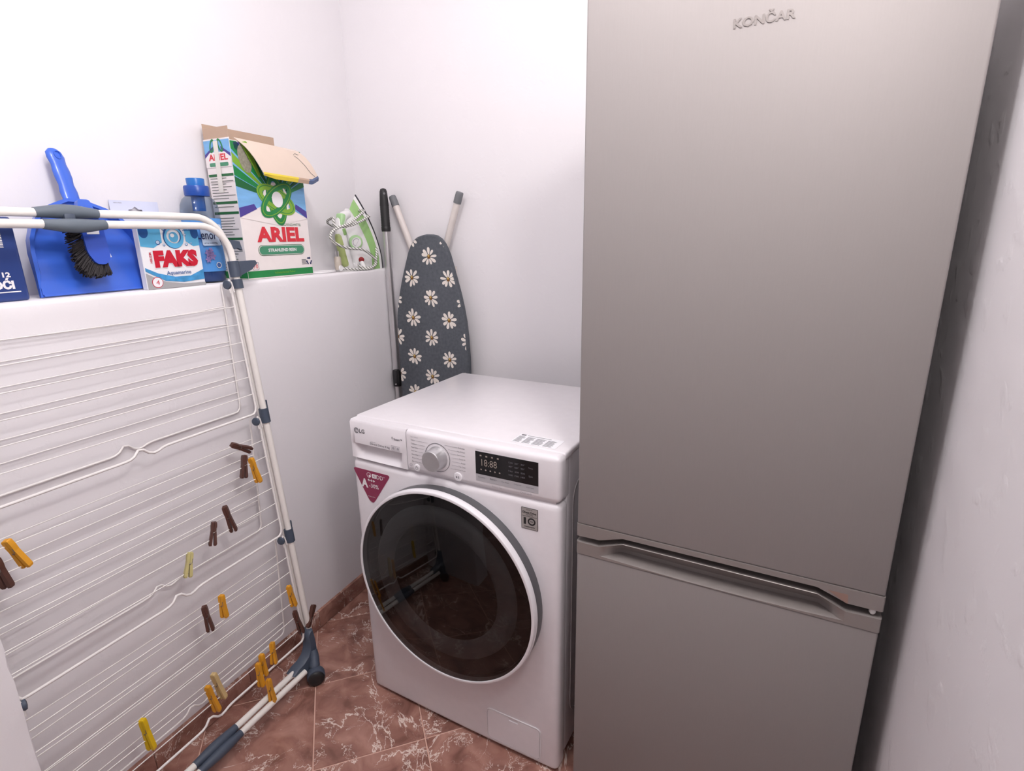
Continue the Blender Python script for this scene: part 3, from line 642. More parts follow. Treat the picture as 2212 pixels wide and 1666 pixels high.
# ------------------------------------------------------------------ clothespins
def leg_g(s, length, wdt):
    "one half of a pin; x = opening direction, y = width, z runs from jaw (0) to grip end (-length)"
    def sec(t):
        z = -length*t
        if t < .38: xi, xo = .0003, .0056+.0012*math.sin(t/.38*math.pi)
        else: xi = .0003+(t-.38)/.62*.0022; xo = .0060+(t-.38)/.62*.0036
        return xi, xo, z
    V, F = [], []; T = [0, .03, .1, .2, .3, .38, .5, .65, .8, .93, 1]
    for t in T:
        xi, xo, z = sec(t); ww = wdt/2*(.8 if t in (0, 1) else 1)
        V += [(s*xi, -ww, z), (s*xo*(.8 if t in (0, 1) else 1)+(0 if t < .5 else 0), -ww, z), (s*xo*(.85 if t in (0, 1) else 1), ww, z), (s*xi, ww, z)]
    for i in range(len(T)-1):
        for k in range(4): F.append((i*4+k, i*4+(k+1) % 4, i*4+4+(k+1) % 4, i*4+4+k))
    F += [(0, 1, 2, 3), tuple((len(T)-1)*4+k for k in (3, 2, 1, 0))]
    return V, F
leg_mesh = {}
def pin(mname, a, b, yaw, label, length=None, wdt=.0105, dn=.006):
    A = RK(a[0], a[1], dn)+RO; B = RK(b[0], b[1], dn)+RO
    ln = min(max((A-B).length, .060), .084)
    zd = (A-B).normalized(); nrm = Vector((1, 0, 0)); nrm = (nrm-zd*nrm.dot(zd)).normalized(); tng = zd.cross(nrm)
    xd = tng*math.cos(R(yaw))+nrm*math.sin(R(yaw)); yd = zd.cross(xd)
    m = Matrix(((xd.x, yd.x, zd.x, A.x), (xd.y, yd.y, zd.y, A.y), (xd.z, yd.z, zd.z, A.z), (0, 0, 0, 1)))
    t = thing('clothespin', label, 'clothespin', m, 'clothespins on the drying rack')
    key = (mname, round(ln, 3), wdt)
    for s in (-1, 1):
        kk = key+(s,)
        if kk in leg_mesh: obj('leg', leg_mesh[kk], None, t)
        else: leg_mesh[kk] = obj('leg', leg_g(s, ln, wdt), mname, t, smooth=False).data
    zc = -ln*.42; w2 = wdt/2+.0008
    obj('spring', tube([(-.0052, w2, zc+.010), (-.0054, w2, zc+.001), (-.002, w2, zc-.002), (.002, w2, zc-.003), (.002, -w2, zc-.003), (-.002, -w2, zc-.002), (.0054, -w2, zc+.001), (.0052, -w2, zc+.010)], .0007, 5), 'spring', t)
    return t
pin('brown_p', (-.839, .787), (-.785, .752), 20, 'brown plastic clothespin lying sideways across the wires of the middle tier')
pin('brown_p', (-.808, .747), (-.824, .688), 10, 'brown plastic clothespin hanging upright close beside an orange one on the middle tier')
pin('orange_p', (-.792, .732), (-.782, .658), 70, 'orange plastic clothespin on the middle tier beside two brown clothespins')
pin('brown_p', (-.895, .641), (-.884, .565), 45, 'tilted brown plastic clothespin on the middle tier, the higher of a spaced pair')
pin('brown_p', (-.930, .616), (-.948, .560), 25, 'brown plastic clothespin on the middle tier, between a tilted brown and a pale yellow one')
pin('pale_p', (-1.005, .574), (-1.023, .523), 15, 'pale yellow clothespin hanging near the bottom rod of the middle tier')
pin('orange_p', (-1.316, .776), (-1.298, .712), 60, 'orange clothespin slanting at the door-side end of the middle tier')
pin('brown_p', (-1.338, .751), (-1.333, .690), 55, 'brown clothespin at the door-side end of the middle tier, under an orange one')
pin('brown_p', (-1.005, .426), (-1.003, .354), 40, 'brown plastic clothespin on the lowest tier beside an orange clothespin')
pin('orange_p', (-.957, .425), (-.961, .363), 70, 'orange clothespin on the lowest tier beside a brown clothespin')
pin('orange_p', (-.760, .325), (-.754, .254), 60, 'orange clothespin hanging next to the post just above a brown clothespin')
pin('brown_p', (-.758, .239), (-.747, .158), 50, 'wide brown clothespin clipped beside the post just above the castor')
pin('brown_p', (-.723, .158), (-.686, .212), 15, 'brown clothespin upside down with its two legs pointing up beside the castor')
pin('orange_p', (-.849, .203), (-.857, .139), 60, 'single orange clothespin between the castor and the orange cluster')
pin('orange_p', (-.888, .195), (-.891, .128), 70, 'topmost orange clothespin of a cluster of three above the bottom bar')
pin('orange_p', (-.906, .182), (-.910, .110), 75, 'middle orange clothespin of a cluster of three above the bottom bar', dn=.010)
pin('orange_p', (-.895, .126), (-.895, .052), 65, 'lowest orange clothespin of a cluster of three, hanging over the bottom bar', dn=.022)
pin('wood_p', (-1.024, .246), (-1.012, .158), 70, 'pale wooden clothespin beside an orange one on the lowest tier', wdt=.011)
pin('orange_p', (-1.045, .227), (-1.035, .144), 65, 'orange clothespin beside the pale wooden clothespin')
pin('yellow_p', (-1.195, .270), (-1.192, .184), 65, 'bright yellow clothespin standing alone low on the rack')

# ------------------------------------------------------------------ ironing board and broom handle behind the washing machine
BY = -.070
board = thing('ironing_board', 'narrow ironing board with dark grey daisy cover standing against the wall', 'ironing board', Matrix.Translation((.345, BY, 0)))
outl = [(.190, .02), (.215, .004), (.465, .004), (.490, .02), (.4945, .40), (.4945, .88), (.491, .955), (.486, 1.010), (.477, 1.065), (.468, 1.105), (.458, 1.141), (.440, 1.206), (.430, 1.240), (.421, 1.261), (.411, 1.279), (.398, 1.294), (.380, 1.305), (.360, 1.309), (.340, 1.3095), (.320, 1.306), (.300, 1.3005), (.286, 1.291), (.271, 1.273), (.257, 1.247), (.245, 1.215), (.233, 1.183), (.218, 1.140), (.208, 1.105), (.197, 1.065), (.189, 1.020), (.1855, .960), (.185, .880), (.185, .40)]
outl = [(x-.345, z) for x, z in outl]
V, F = [], []; n = len(outl)
for d, dy in ((.010, .024), (0, .020), (0, .006), (.0015, .002), (.006, 0)): V += [(x, dy, z) for x, z in inset(outl, d)]
for k in range(4): F += [(k*n+i, k*n+(i+1) % n, (k+1)*n+(i+1) % n, (k+1)*n+i) for i in range(n)]
F += [tuple(range(n)), tuple(range(5*n-1, 4*n-1, -1))]
cov = obj('cover', (V, F), 'cover', board, ang=50)
clipp = inset(outl, .004); rng = random.Random(5)
bf = frame((0, -.0003, 0), (1, 0, 0), (0, 0, 1))
for (dx, dz) in [(.349, 1.234), (.270, 1.160), (.426, 1.157), (.348, 1.090), (.188, 1.081), (.265, 1.015), (.422, 1.013), (.343, .945), (.187, .940), (.500, .942), (.260, .869), (.417, .869), (.337, .798), (.185, .796), (.253, .728), (.412, .725), (.276, 1.297), (.490, 1.080), (.497, .800), (.425, 1.292)]:
    gs = []
    for k in range(9):
        a = R(90+k*40+rng.uniform(-6, 6)); L0, L1, wd = .0075, rng.uniform(.028, .034), rng.uniform(.0046, .0060)
        q = []
        for t, ww in ((0, .25), (.3, .75), (.6, 1), (.85, .9), (1, .35)): q.append((L0+(L1-L0)*t, wd*ww))
        loop = q+[(x, -y_) for x, y_ in reversed(q)]
        pl = [(dx-.345+x*math.cos(a)-y_*math.sin(a), dz+x*math.sin(a)+y_*math.cos(a)) for x, y_ in loop]
        cl = clip_poly(pl, clipp)
        if len(cl) >= 3: gs.append(prism(cl, 0, .0003, bf))
    if gs: obj('daisy_print', join(*gs), 'petal', cov, smooth=False)
    for mm, pl, lf in (('dcentre', ellipse(dx-.345, dz, .0062, .0080, 14), .0001), ('dlite', ellipse(dx-.345-.001, dz+.003, .0040, .0038, 10), .0004)):
        cl = clip_poly(pl, clipp)
        if len(cl) >= 3: flat('daisy_centre', cl, mm, cov, bf, lift=lf)
obj('board_frame', box(-.10, .10, .024, .030, .10, 1.20), 'legtube', board, smooth=False)
for xa, xb in ((.1795, .330), (.4570, .312)):
    top = Vector((xa-.345, .040, 1.430)); bot = Vector((xb-.345, .044, 1.050)); d = (top-bot).normalized()
    lg = obj('leg', tube([bot, top], .0118, 14), 'legtube', board, ang=60)
    obj('leg_cap', tube([top-d*.022, top, top+d*.013, top+d*.016], [.0135, .0135, .0130, .0110], 14), 'cap_g', lg, ang=50)

pole = thing('broom_handle', 'telescopic aluminium pole with black grip standing in the corner by the half wall', 'pole', Matrix.Translation((.158, -.058, 0)))
obj('upper_tube', lathe([(.0130, .78), (.0130, 1.34)], 18), 'alu', pole, ang=60)
obj('lower_tube', lathe([(.0098, .0), (.0098, .80)], 18), 'alu', pole, ang=60)
gp = [(.0135, 1.322), (.0142, 1.330)]
for k in range(13): gp += [(.0140, 1.338+k*.0055), (.0130, 1.3405+k*.0055)]
gp += [(.0138, 1.412), (.0128, 1.430), (.0120, 1.448), (.0112, 1.460), (.0085, 1.468), (.003, 1.4705)]
gr = obj('grip', lathe([(r_*1.16, h_) for r_, h_ in gp], 20), 'blackr', pole, ang=50)
obj('hang_hole', tube([(.0100, -.0080, 1.452), (.0108, -.0098, 1.452)], [.0040, .0036], 12), 'wgrey', gr)
ck = obj('clamp', lathe([(.0150, .740), (.0155, .745), (.0155, .795), (.0150, .800)], 18), 'blackr', pole, ang=50)
obj('clamp_lever', rbox(.006, .026, -.034, -.010, .752, .812, .005, 2), 'blackr', ck)
obj('clamp_screw', lathe([(.003, 0), (.003, .003)], 10, frame((.022, -.034, .757), (1, 0, 0), (0, 0, 1))), 'alu', ck)

# ------------------------------------------------------------------ things on the ledge; each root sits in the half-wall frame
def LM(off, y, z=LEDGE, rz=0): return Matrix.Translation(HW(off, y, z)) @ Matrix.Rotation(PHI+rz, 4, 'Z')
def FACE(off=0, y=0, z=0): return frame((off, y, z), (0, 1, 0), (0, 0, 1))
def SIDE(x=0, y=0, z=0): return frame((x, y, z), (1, 0, 0), (0, 0, 1))

# --- detergent carton (origin: front-left bottom corner; x<0 goes back)
W_, H_, D_ = .2465, .372, .100
ar = thing('detergent_carton', 'tall white and green detergent carton with its cardboard lid torn open', 'box', LM(-.030, -.633))
t_ = .0015
body = obj('carton', join(box(-D_, 0, 0, t_, 0, H_), box(-D_, 0, W_-t_, W_, 0, H_-.020), box(-D_, -D_+t_, 0, W_, 0, H_), box(-t_, 0, t_, W_-t_, 0, H_-.006), box(-D_, 0, 0, W_, 0, t_), box(-D_, 0, 0, W_, .26, .262)), 'carton', ar, smooth=False)
# raised inner cardboard: back panel and left flap
obj('inner_board', join(box(-D_+.0015, -D_+.003, .002, W_-.003, .20, H_+.040), box(-D_+.002, -.003, .0016, .0032, .20, H_+.028)), 'cardboard', ar, smooth=False)
# lid folded forward and down over the front, with creases and ragged end
lid_top = [(.012, H_+.006), (.238, H_-.004)]
nu, nv = 16, 8; V, F = [], []
def lidp(u, v, th_=0):
    y0 = .018+(.236-.018)*u; y1 = .058+(.268-.058)*u
    x = -.004+.052*v+.004*math.sin(v*3.1)+.006*max(0, u-.82)/.18*v; z = (H_+.002-.006*u)-(.092-.014*max(0, u-.85)/.15)*v-.010*math.sin(v*math.pi)*-1
    if u > .86: x -= .010*(u-.86)/.14*v
    return (x+th_, y0+(y1-y0)*v**.9, z+th_*.5)
for th_ in (0, -.0014):
    for i in range(nu+1):
        for j in range(nv+1): V.append(lidp(i/nu, j/nv, th_))
K = (nu+1)*(nv+1)
for i in range(nu):
    for j in range(nv):
        a = i*(nv+1)+j; F += [(a, a+1, a+nv+2, a+nv+1), (K+a, K+a+nv+1, K+a+nv+2, K+a+1)]
for i in range(nu):
    a, b = i*(nv+1)+nv, (i+1)*(nv+1)+nv; F.append((a, K+a, K+b, b)); a, b = i*(nv+1), (i+1)*(nv+1); F.append((a, b, K+b, K+a))
for j in range(nv): F.append((j, K+j, K+j+1, j+1)); a = nu*(nv+1)+j; F.append((a, a+1, K+a+1, K+a))
lid = obj('lid', (V, F), 'lidin', ar, ang=40)
def lidstrip(u0, u1, v0, v1, mm, name):
    q = [Vector(lidp(u, v, .0006)) for u, v in ((u0, v0), (u1, v0), (u1, v1), (u0, v1))]
    N_ = 8; VV, FF = [], []
    for k in range(N_+1):
        for v in (v0, v1): VV.append(lidp(u0+(u1-u0)*k/N_, v, .0008))
    for k in range(N_): FF.append((2*k, 2*k+1, 2*k+3, 2*k+2))
    return obj(name, (VV, FF), mm, lid, smooth=False)
lidstrip(.0, .60, .955, 1.0, 'yellowc', 'lid_edge'); lidstrip(.60, .80, .955, 1.0, 'cardboard', 'lid_edge'); lidstrip(.80, 1, .95, 1.0, 'blueedge', 'lid_edge')
def lidlip(u0, u1, mm):
    VV, FF = [], []
    for k in range(9):
        p = lidp(u0+(u1-u0)*k/8, 1.0); q = min(1, (u0+(u1-u0)*k/8)*4+.25)
        VV += [(p[0]+.001, p[1], p[2]+.001), (p[0]-.001, p[1], p[2]+.001), (p[0]-.004, p[1], p[2]-.0085*q), (p[0]-.002, p[1], p[2]-.0085*q)]
    for k in range(8):
        for j in range(4): FF.append((k*4+j, k*4+(j+1) % 4, k*4+4+(j+1) % 4, k*4+4+j))
    FF += [(0, 1, 2, 3), (32, 33, 34, 35)]
    obj('lid_lip', (VV, FF), mm, lid, smooth=False)
lidlip(0, .58, 'yellowc'); lidlip(.58, .78, 'cardboard'); lidlip(.78, 1, 'blueedge')
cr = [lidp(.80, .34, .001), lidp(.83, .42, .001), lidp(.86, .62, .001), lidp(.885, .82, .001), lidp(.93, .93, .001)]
obj('lid_crease_shade', tube([Vector(c) for c in cr], .0007, 4), 'greyp', lid)  # torn creases in the lid, the shade in their gaps drawn as dark tubes
obj('lid_crease_shade', tube([Vector(lidp(.80, .30, .001)), Vector(lidp(.86, .22, .001)), Vector(lidp(.90, .28, .001))], .0007, 4), 'greyp', lid)
# torn rim: strip hanging off the left of the lid
obj('torn_strip', xf(prism(rounded([(0, 0), (.020, .006), (.058, -.078), (.052, -.086)], .005), 0, .001), frame((.006, .028, H_-.010), (0, 1, 0), (.05, 0, 1))), 'cgreen2', ar, smooth=False)
flat('granule_photo', ellipse(.040, .322, .019, .036, 22, .25), 'granule', body, FACE(.0012)); flat('print', rounded([(.010, .362), (.030, .362), (.026, .336), (.012, .345)], .004), 'purple', body, FACE(.0008))
tp_ = FACE(.0003)
flat('print', [(.0005, .170), (.128, .222), (.246, .172), (.246, .300), (.0005, .345)], 'sky', body, tp_)
flat('print', [(.0005, .168), (.128, .210), (.128, .150)], 'carton', body, FACE(.0006)); flat('print', [(.246, .170), (.128, .210), (.128, .150)], 'carton', body, FACE(.0006))
flat('print', [(.0005, .169), (.0005, .194), (.052, .206), (.060, .193)], 'purple', body, FACE(.0008)); flat('print', [(.246, .171), (.246, .192), (.205, .212), (.199, .199)], 'purple', body, FACE(.0008))
for a0, a1, mm in ((158, 168, 'cdgreen'), (148, 157, 'cgreen'), (139, 146, 'cgreen2'), (128, 137, 'cgreen'), (118, 126, 'cdgreen'), (20, 28, 'cgreen'), (30, 36, 'cdgreen'), (38, 46, 'cgreen2'), (48, 56, 'cgreen'), (60, 68, 'cdgreen')):
    pl = [(.132+.035*math.cos(R(a0)), .222+.035*math.sin(R(a0))), (.132+.25*math.cos(R(a0)), .222+.25*math.sin(R(a0))), (.132+.25*math.cos(R(a1)), .222+.25*math.sin(R(a1))), (.132+.035*math.cos(R(a1)), .222+.035*math.sin(R(a1)))]
    cl = clip_poly(pl, [(.0005, 0), (.246, 0), (.246, H_-.008), (.0005, H_-.008)])
    if len(cl) >= 3: flat('print', cl, mm, body, FACE(.0008))
flat('print', ellipse(.132, .220, .047, .049, 30), 'carton', body, FACE(.0011))
for k in range(3):
    rot = R(97+60*k)
    o_ = ellipse(.133, .221, .072, .034, 40, rot); i_ = ellipse(.133, .221, .052, .0165, 40, rot)
    obj('emblem', ringstrip(o_, i_, 0, .0003, FACE(.0014+.0005*k)), ('cgreen', 'cgreen2', 'cgreen')[k], body, smooth=False)
    i2 = ellipse(.133, .221, .066, .0300, 40, rot); obj('emblem', ringstrip(i2, ellipse(.133, .221, .0635, .0280, 40, rot), 0, .0003, FACE(.0016+.0005*k)), 'cgreen2' if k != 1 else 'cgreen', body, smooth=False)
flat('emblem', ellipse(.135, .222, .020, .022, 20), 'wink', body, FACE(.0030))
text('brand_text', 'ARIEL', 'cred', body, FACE(.0009), .046, .1025, h=.0425, width=.178, bold=.045)
text('print', 'VOLLWASCHMITTEL', 'cdgreen', body, FACE(.0009), .137, .1485, h=.0070, width=.080)
flat('print', rrect(.046, .220, .0645, .0945, .0149, 6), 'cdgreen', body, FACE(.0008)); flat('print', rrect(.0475, .2185, .066, .093, .0134, 6), 'carton', body, FACE(.0011)); flat('print', rrect(.049, .217, .0675, .0915, .0119, 6), 'pillg', body, FACE(.0014))
text('print', 'STRAHLEND REIN', 'wink', body, FACE(.0018), .133, .0748, h=.0095, width=.106, bold=.03, align='C')
flat('print', [(.0003, .0045), (.2462, .0045), (.2462, .0235), (.0003, .0235)], 'cgreen', body, FACE(.0006)); text('print', 'Vollwaschmittel Pulver', 'cgreen2', body, FACE(.0010), .133, .012, width=.080, align='C')
for k in range(3):
    a = R(90+120*k); c = (.2345+.0085*math.cos(a), .043+.0085*math.sin(a)); q = frame((0, 0, 0), (1, 0, 0), (0, 1, 0))
    pl = [(-.0065, -.0022), (.0030, -.0022), (.0030, -.0045), (.0072, 0), (.0030, .0045), (.0030, .0022), (-.0065, .0022)]
    aa = a-R(90); flat('recycling_mark', [(c[0]+x*math.cos(aa)-z*math.sin(aa), c[1]+x*math.sin(aa)+z*math.cos(aa)) for x, z in pl], 'navyi', body, FACE(.0008))
for k in range(4): flat('print', [(.204, .034+k*.0042), (.224-.002*(k % 2), .034+k*.0042), (.224-.002*(k % 2), .0358+k*.0042), (.204, .0358+k*.0042)], 'ink', body, FACE(.0008))
obj('print', ringstrip(rrect(.018, .040, .026, .048, .003, 3), rrect(.0188, .0392, .0268, .0472, .0025, 3), 0, .0003, FACE(.0008)), 'navyi', body); text('print', '70', 'cred', body, FACE(.0009), .0215, .0305, h=.0120, width=.0150); text('print', '\u25cf', 'navyi', body, FACE(.0009), .0225, .049, h=.004)
# printed left side
sf = SIDE(-D_, -.0004)
flat('print', [(.001, .325), (.099, .325), (.099, .368), (.001, .368)], 'sky', body, sf); flat('print', [(.001, .3245), (.001, .333), (.035, .352), (.035, .345)], 'purple', body, SIDE(-D_, -.0008)); flat('print', [(.099, .3245), (.099, .333), (.065, .352), (.065, .345)], 'purple', body, SIDE(-D_, -.0008))
flat('print', [(.001, .324), (.022, .338), (.078, .338), (.099, .324), (.099, .30), (.001, .30)], 'carton', body, SIDE(-D_, -.0010))
for q, ro in ((.033, 1.25), (.064, 1.9)): obj('emblem', ringstrip(ellipse(q, .354, .018, .0085, 24, ro), ellipse(q, .354, .0125, .0045, 24, ro), 0, .0003, SIDE(-D_, -.0013)), 'cgreen', body, smooth=False)
text('brand_text', 'ARIEL', 'cred', body, SIDE(-D_, -.0012), .014, .3170, h=.0165, width=.074, bold=.04)
flat('print', rrect(.015, .087, .3020, .3115, .003, 3), 'pillg', body, SIDE(-D_, -.0013))
flat('tape', [(.036, .235), (.054, .235), (.057, .366), (.040, .366)], 'tapec', body, SIDE(-D_, -.0017))
for z in (.280, .209, .182, .113): flat('print', [(.004, z-.0035), (.099, z-.0035), (.099, z+.003), (.004, z+.003)], 'cdgreen', body, sf)
rng = random.Random(8)
for k in range(34):
    z = .271-k*.0074
    if any(abs(z-q) < .008 for q in (.209, .182, .113)): continue
    x1 = rng.uniform(.062, .096); flat('print', [(.008, z), (x1, z), (x1, z+.0017), (.008, z+.0017)], 'greyp', body, sf)
flat('print', [(.0005, .0045), (.0995, .0045), (.0995, .0235), (.0005, .0235)], 'cgreen', body, sf)
obj('tape', xf(box(-.012, .012, -.0005, .0005, -.02, .02), Matrix.Translation((-D_+.004, .050, H_+.020))), 'tapec', ar, smooth=False)

# --- FAKS carton
fk = thing('small_carton', 'small white and blue detergent box with red lettering beside the dustpan', 'box', LM(-.008, -.9285))
FW_, FH_, FD_ = .1475, .150, .018
fb = obj('carton', rbox(-FD_, 0, 0, FW_, 0, FH_, .0015, 1), 'fwhite', fk, smooth=False)
flat('print', [(.0008, .098), (.030, .094), (.052, .106), (.052, .149), (.0008, .149)], 'fblue', fb, FACE(.0004)); flat('print', [(.146, .098), (.130, .096), (.112, .108), (.112, .149), (.146, .149)], 'fblue', fb, FACE(.0004))
flat('print', ellipse(.012, .130, .011, .014), 'fdeep', fb, FACE(.0007)); flat('print', ellipse(.137, .128, .010, .014), 'fdeep', fb, FACE(.0007))
obj('swirl', ringstrip(ellipse(.082, .118, .0255, .0265, 40), ellipse(.080, .121, .0185, .0190, 40), 0, .0003, FACE(.0008)), 'fdeep', fb, smooth=False); obj('swirl', ringstrip(ellipse(.083, .116, .0240, .0235, 40), ellipse(.083, .120, .0180, .0165, 40), 0, .0003, FACE(.0012)), 'fblue', fb, smooth=False)
flat('swirl', ellipse(.082, .118, .0115, .0120, 24), 'fblue', fb, FACE(.0015)); flat('swirl', ellipse(.079, .122, .0050, .0045, 14), 'fwhite', fb, FACE(.0019))
for cx, cz, r_ in ((.042, .106, .0055), (.056, .100, .003), (.060, .137, .004), (.112, .123, .003), (.112, .101, .0035), (.125, .103, .002), (.100, .138, .003)): flat('bubble', ellipse(cx, cz, r_, r_, 14), 'fdeep', fb, FACE(.0008)); flat('bubble', ellipse(cx-.0005, cz+.0005, r_*.75, r_*.75, 14), 'label_w', fb, FACE(.0012))
text('print', '2xclean', 'fdeep', fb, FACE(.0016), .106, .1325, h=.0075, width=.032, bold=.02, shear=.2)
text('brand_text', 'FAKS', 'fwhite', fb, FACE(.0010), .0235, .0465, h=.0440, width=.1145, bold=.10); text('brand_text', 'FAKS', 'fred', fb, FACE(.0016), .0255, .0485, h=.0400, width=.1100, bold=.075)
text('print', 'HELIZIM', 'fred', fb, frame((.0008, .0215, .0600), (0, 0, 1), (0, -1, 0)), 0, 0, h=.0052, width=.0240, bold=.02)
text('print', 'Aquamarine', 'fdeep', fb, FACE(.0016), .050, .0285, width=.062, bold=.01)
flat('print', [(.0015, .050), (.030, .036), (.070, .026), (.110, .026), (.146, .040), (.146, .016), (.090, .012), (.045, .018), (.0015, .042)], 'fwater', fb, FACE(.0007))
flat('print', [(.0008, .0005), (.1467, .0005), (.1467, .008), (.090, .0085), (.045, .016), (.015, .030), (.0008, .038)], 'fgrey', fb, FACE(.0009))
flat('print', ellipse(.0245, .0155, .0130, .0125, 24), 'fred', fb, FACE(.0012)); flat('print', ellipse(.0245, .0155, .0116, .0111, 24), 'fwhite', fb, FACE(.0015)); text('print', '4', 'fred', fb, FACE(.0019), .0245, .0105, h=.0100, width=.0085, align='C')

# --- fabric softener bottle
ln = thing('softener_bottle', 'clear blue fabric softener bottle with a blue cap behind the drying rack', 'bottle', LM(-.072, -.7205))
def oval(prof_, n=36):
    V, F = [], []
    for a, b, z in prof_:
        for k in range(n):
            t = 2*math.pi*k/n; V.append((b*math.copysign(abs(math.cos(t))**.8, math.cos(t)), a*math.copysign(abs(math.sin(t))**.8, math.sin(t)), z))
    for i in range(len(prof_)-1):
        for k in range(n): F.append((i*n+k, i*n+(k+1) % n, (i+1)*n+(k+1) % n, (i+1)*n+k))
    F += [tuple(range(n-1, -1, -1)), tuple((len(prof_)-1)*n+k for k in range(n))]; return V, F
bt = obj('bottle', oval([(.034, .028, 0), (.038, .031, .004), (.041, .033, .03), (.044, .035, .12), (.047, .036, .165), (.0475, .036, .180), (.045, .034, .198), (.038, .030, .212), (.026, .024, .222), (.019, .019, .228), (.0180, .018, .232)]), 'clearb', ln, ang=60)
obj('liquid', oval([(.032, .026, .003), (.036, .029, .006), (.0385, .031, .03), (.0385, .031, .034)]), 'liquid_d', ln, ang=60); obj('liquid', oval([(.0388, .0312, .034), (.0415, .0325, .10), (.0435, .0335, .140)]), 'liquid', ln, ang=60)
obj('label', oval([(.0415, .0336, .030), (.0447, .0354, .12), (.0476, .0364, .165)]), 'label_b', bt, ang=60)
obj('cap_stem', lathe([(.0155, .184), (.0160, .222)], 24), 'capb', ln, ang=50)
obj('collar', lathe([(.0290, .2205), (.0300, .224), (.0300, .242), (.0285, .2455)], 30), 'collar', ln, ang=50); obj('cap', lathe([(.0205, .244), (.0215, .262), (.0210, .2635), (.019, .2640)], 28), 'capb', ln, ang=50)
lf = FACE(.0368)
flat('label_patch', rounded([(-.034, .096), (.020, .096), (.026, .150), (-.036, .150)], .006), 'label_w', bt, lf)
text('brand_text', 'Lenor', 'navyi', bt, FACE(.0374), -.0470, .112, h=.0225, width=.0560, bold=.008)
text('print', 'spring awakening', 'navyi', bt, FACE(.0374), -.0300, .1000, width=.038)
for cx, cz, r_ in ((-.022, .078, .009), (-.012, .070, .010), (-.024, .062, .008), (-.014, .084, .007)):
    obj('flower_print', join(*[prism(ellipse(cx+.6*r_*math.cos(R(a)), cz+.6*r_*math.sin(R(a)), r_*.55, r_*.3, 10, R(a)), 0, .0003, FACE(.0362)) for a in range(0, 360, 60)]), 'flower', bt, smooth=False)
obj('seal', ringstrip(ellipse(.004, .046, .0075, .0075), ellipse(.004, .046, .0060, .0060), 0, .0003, FACE(.0360)), 'wink', bt); flat('seal', ellipse(.004, .046, .0060, .0060), 'liquid_d', bt, FACE(.0358))

# --- hanging pack behind
hp = thing('hanging_pack', 'pale boxed pack with a hang hole behind the dustpan', 'box', LM(-.118, -.900))
wp = .118
obj('carton', box(-.030, 0, 0, wp, 0, .170), 'hang', hp, smooth=False)
outer = [(0, .168), (wp, .168), (wp, .206), (0, .206)]
hole = rounded([(.042, .186), (.050, .186), (.059, .193), (.067, .186), (.076, .186), (.076, .180), (.042, .180)], .002, 2)
bm = bmesh.new(); eds = []
for ring in (outer, hole):
    vs = [bm.verts.new((-.030, y_, z_)) for y_, z_ in ring]
    eds += [bm.edges.new((vs[i-1], vs[i])) for i in range(len(vs))]
bmesh.ops.triangle_fill(bm, edges=eds, use_beauty=True, use_dissolve=False)
ex = bmesh.ops.extrude_face_region(bm, geom=bm.faces[:]); bmesh.ops.translate(bm, verts=[v for v in ex['geom'] if isinstance(v, bmesh.types.BMVert)], vec=(.0012, 0, 0))
bm.verts.index_update(); g = [tuple(v.co) for v in bm.verts], [tuple(v.index for v in f.verts) for f in bm.faces]; bm.free()
hm = obj('hang_tab', g, 'hang', hp, smooth=False); text('print', 'MACO MAKS', 'ink', hm, FACE(-.0286), .010, .199, width=.019)
for k in range(5): flat('print', [(wp-.022, .150-k*.009), (wp-.002, .150-k*.009), (wp-.002, .152-k*.009), (wp-.022, .152-k*.009)], 'ink', hm, FACE(.0004))

# --- dustpan leaning on the wall
LEAN = math.atan(.30)
dpm = LM(-.040, -1.0150) @ Matrix.Rotation(-LEAN, 4, 'Y')
dp = thing('dustpan', 'blue plastic dustpan standing on its edge with the handle up', 'dustpan', dpm)
c_ = 1/math.cos(LEAN)
def dpp(y_, z_): return (y_+1.020, (z_-1.190)*c_)
pan_o = [dpp(*q) for q in [(-1.131, 1.192), (-.915, 1.192), (-.906, 1.228), (-.898, 1.273), (-.897, 1.296), (-.902, 1.315), (-.912, 1.332), (-.930, 1.350), (-.951, 1.366), (-.980, 1.378), (-.995, 1.384), (-1.024, 1.385), (-1.040, 1.379), (-1.062, 1.370), (-1.085, 1.354), (-1.103, 1.332), (-1.116, 1.305), (-1.122, 1.280), (-1.126, 1.235)]]
pf_ = frame((0, 0, 0), (0, 1, 0), (0, 0, 1))
obj('pan', prism(pan_o, -.003, 0, pf_), 'pan', dp, smooth=False)
pi_ = inset(pan_o, .007)
# side wall: a raised rim, low at the lip and tall at the handle end
V, F = [], []; n = len(pan_o)
def rimh(z): return .003+.016*min(1, max(0, z)/.16)
for ring_, hh in ((pan_o, 0), (pan_o, 1), (pi_, 1), (inset(pan_o, .011), 0)):
    for (a, b), (ao, bo) in zip(ring_, pan_o): V.append((rimh(bo)*hh, a, b))
for k in range(3): F += [(k*n+i, k*n+(i+1) % n, (k+1)*n+(i+1) % n, (k+1)*n+i) for i in range(1, n)]
obj('rim', (V, F), 'pan', dp, ang=40)
flat('lip_strip', [(-.106, .004), (.100, .004), (.104, .031), (-.104, .034)], 'pan', dp, pf_, h=.0025); flat('lip_strip', [(-.105, .002), (.099, .002), (.100, .006), (-.106, .006)], 'pan', dp, pf_, h=.006)
flat('barcode_label', [(.040, .077), (.052, .079), (.050, .098), (.038, .096)], 'fwhite', dp, pf_, h=.0006, lift=.0005)
hp_ = [dpp(*q) for q in ((-1.0085, 1.372), (-1.0065, 1.388), (-1.0065, 1.403), (-1.006, 1.418), (-1.0055, 1.432), (-1.0055, 1.446), (-1.0055, 1.460), (-1.006, 1.474), (-1.007, 1.485), (-1.007, 1.492))]
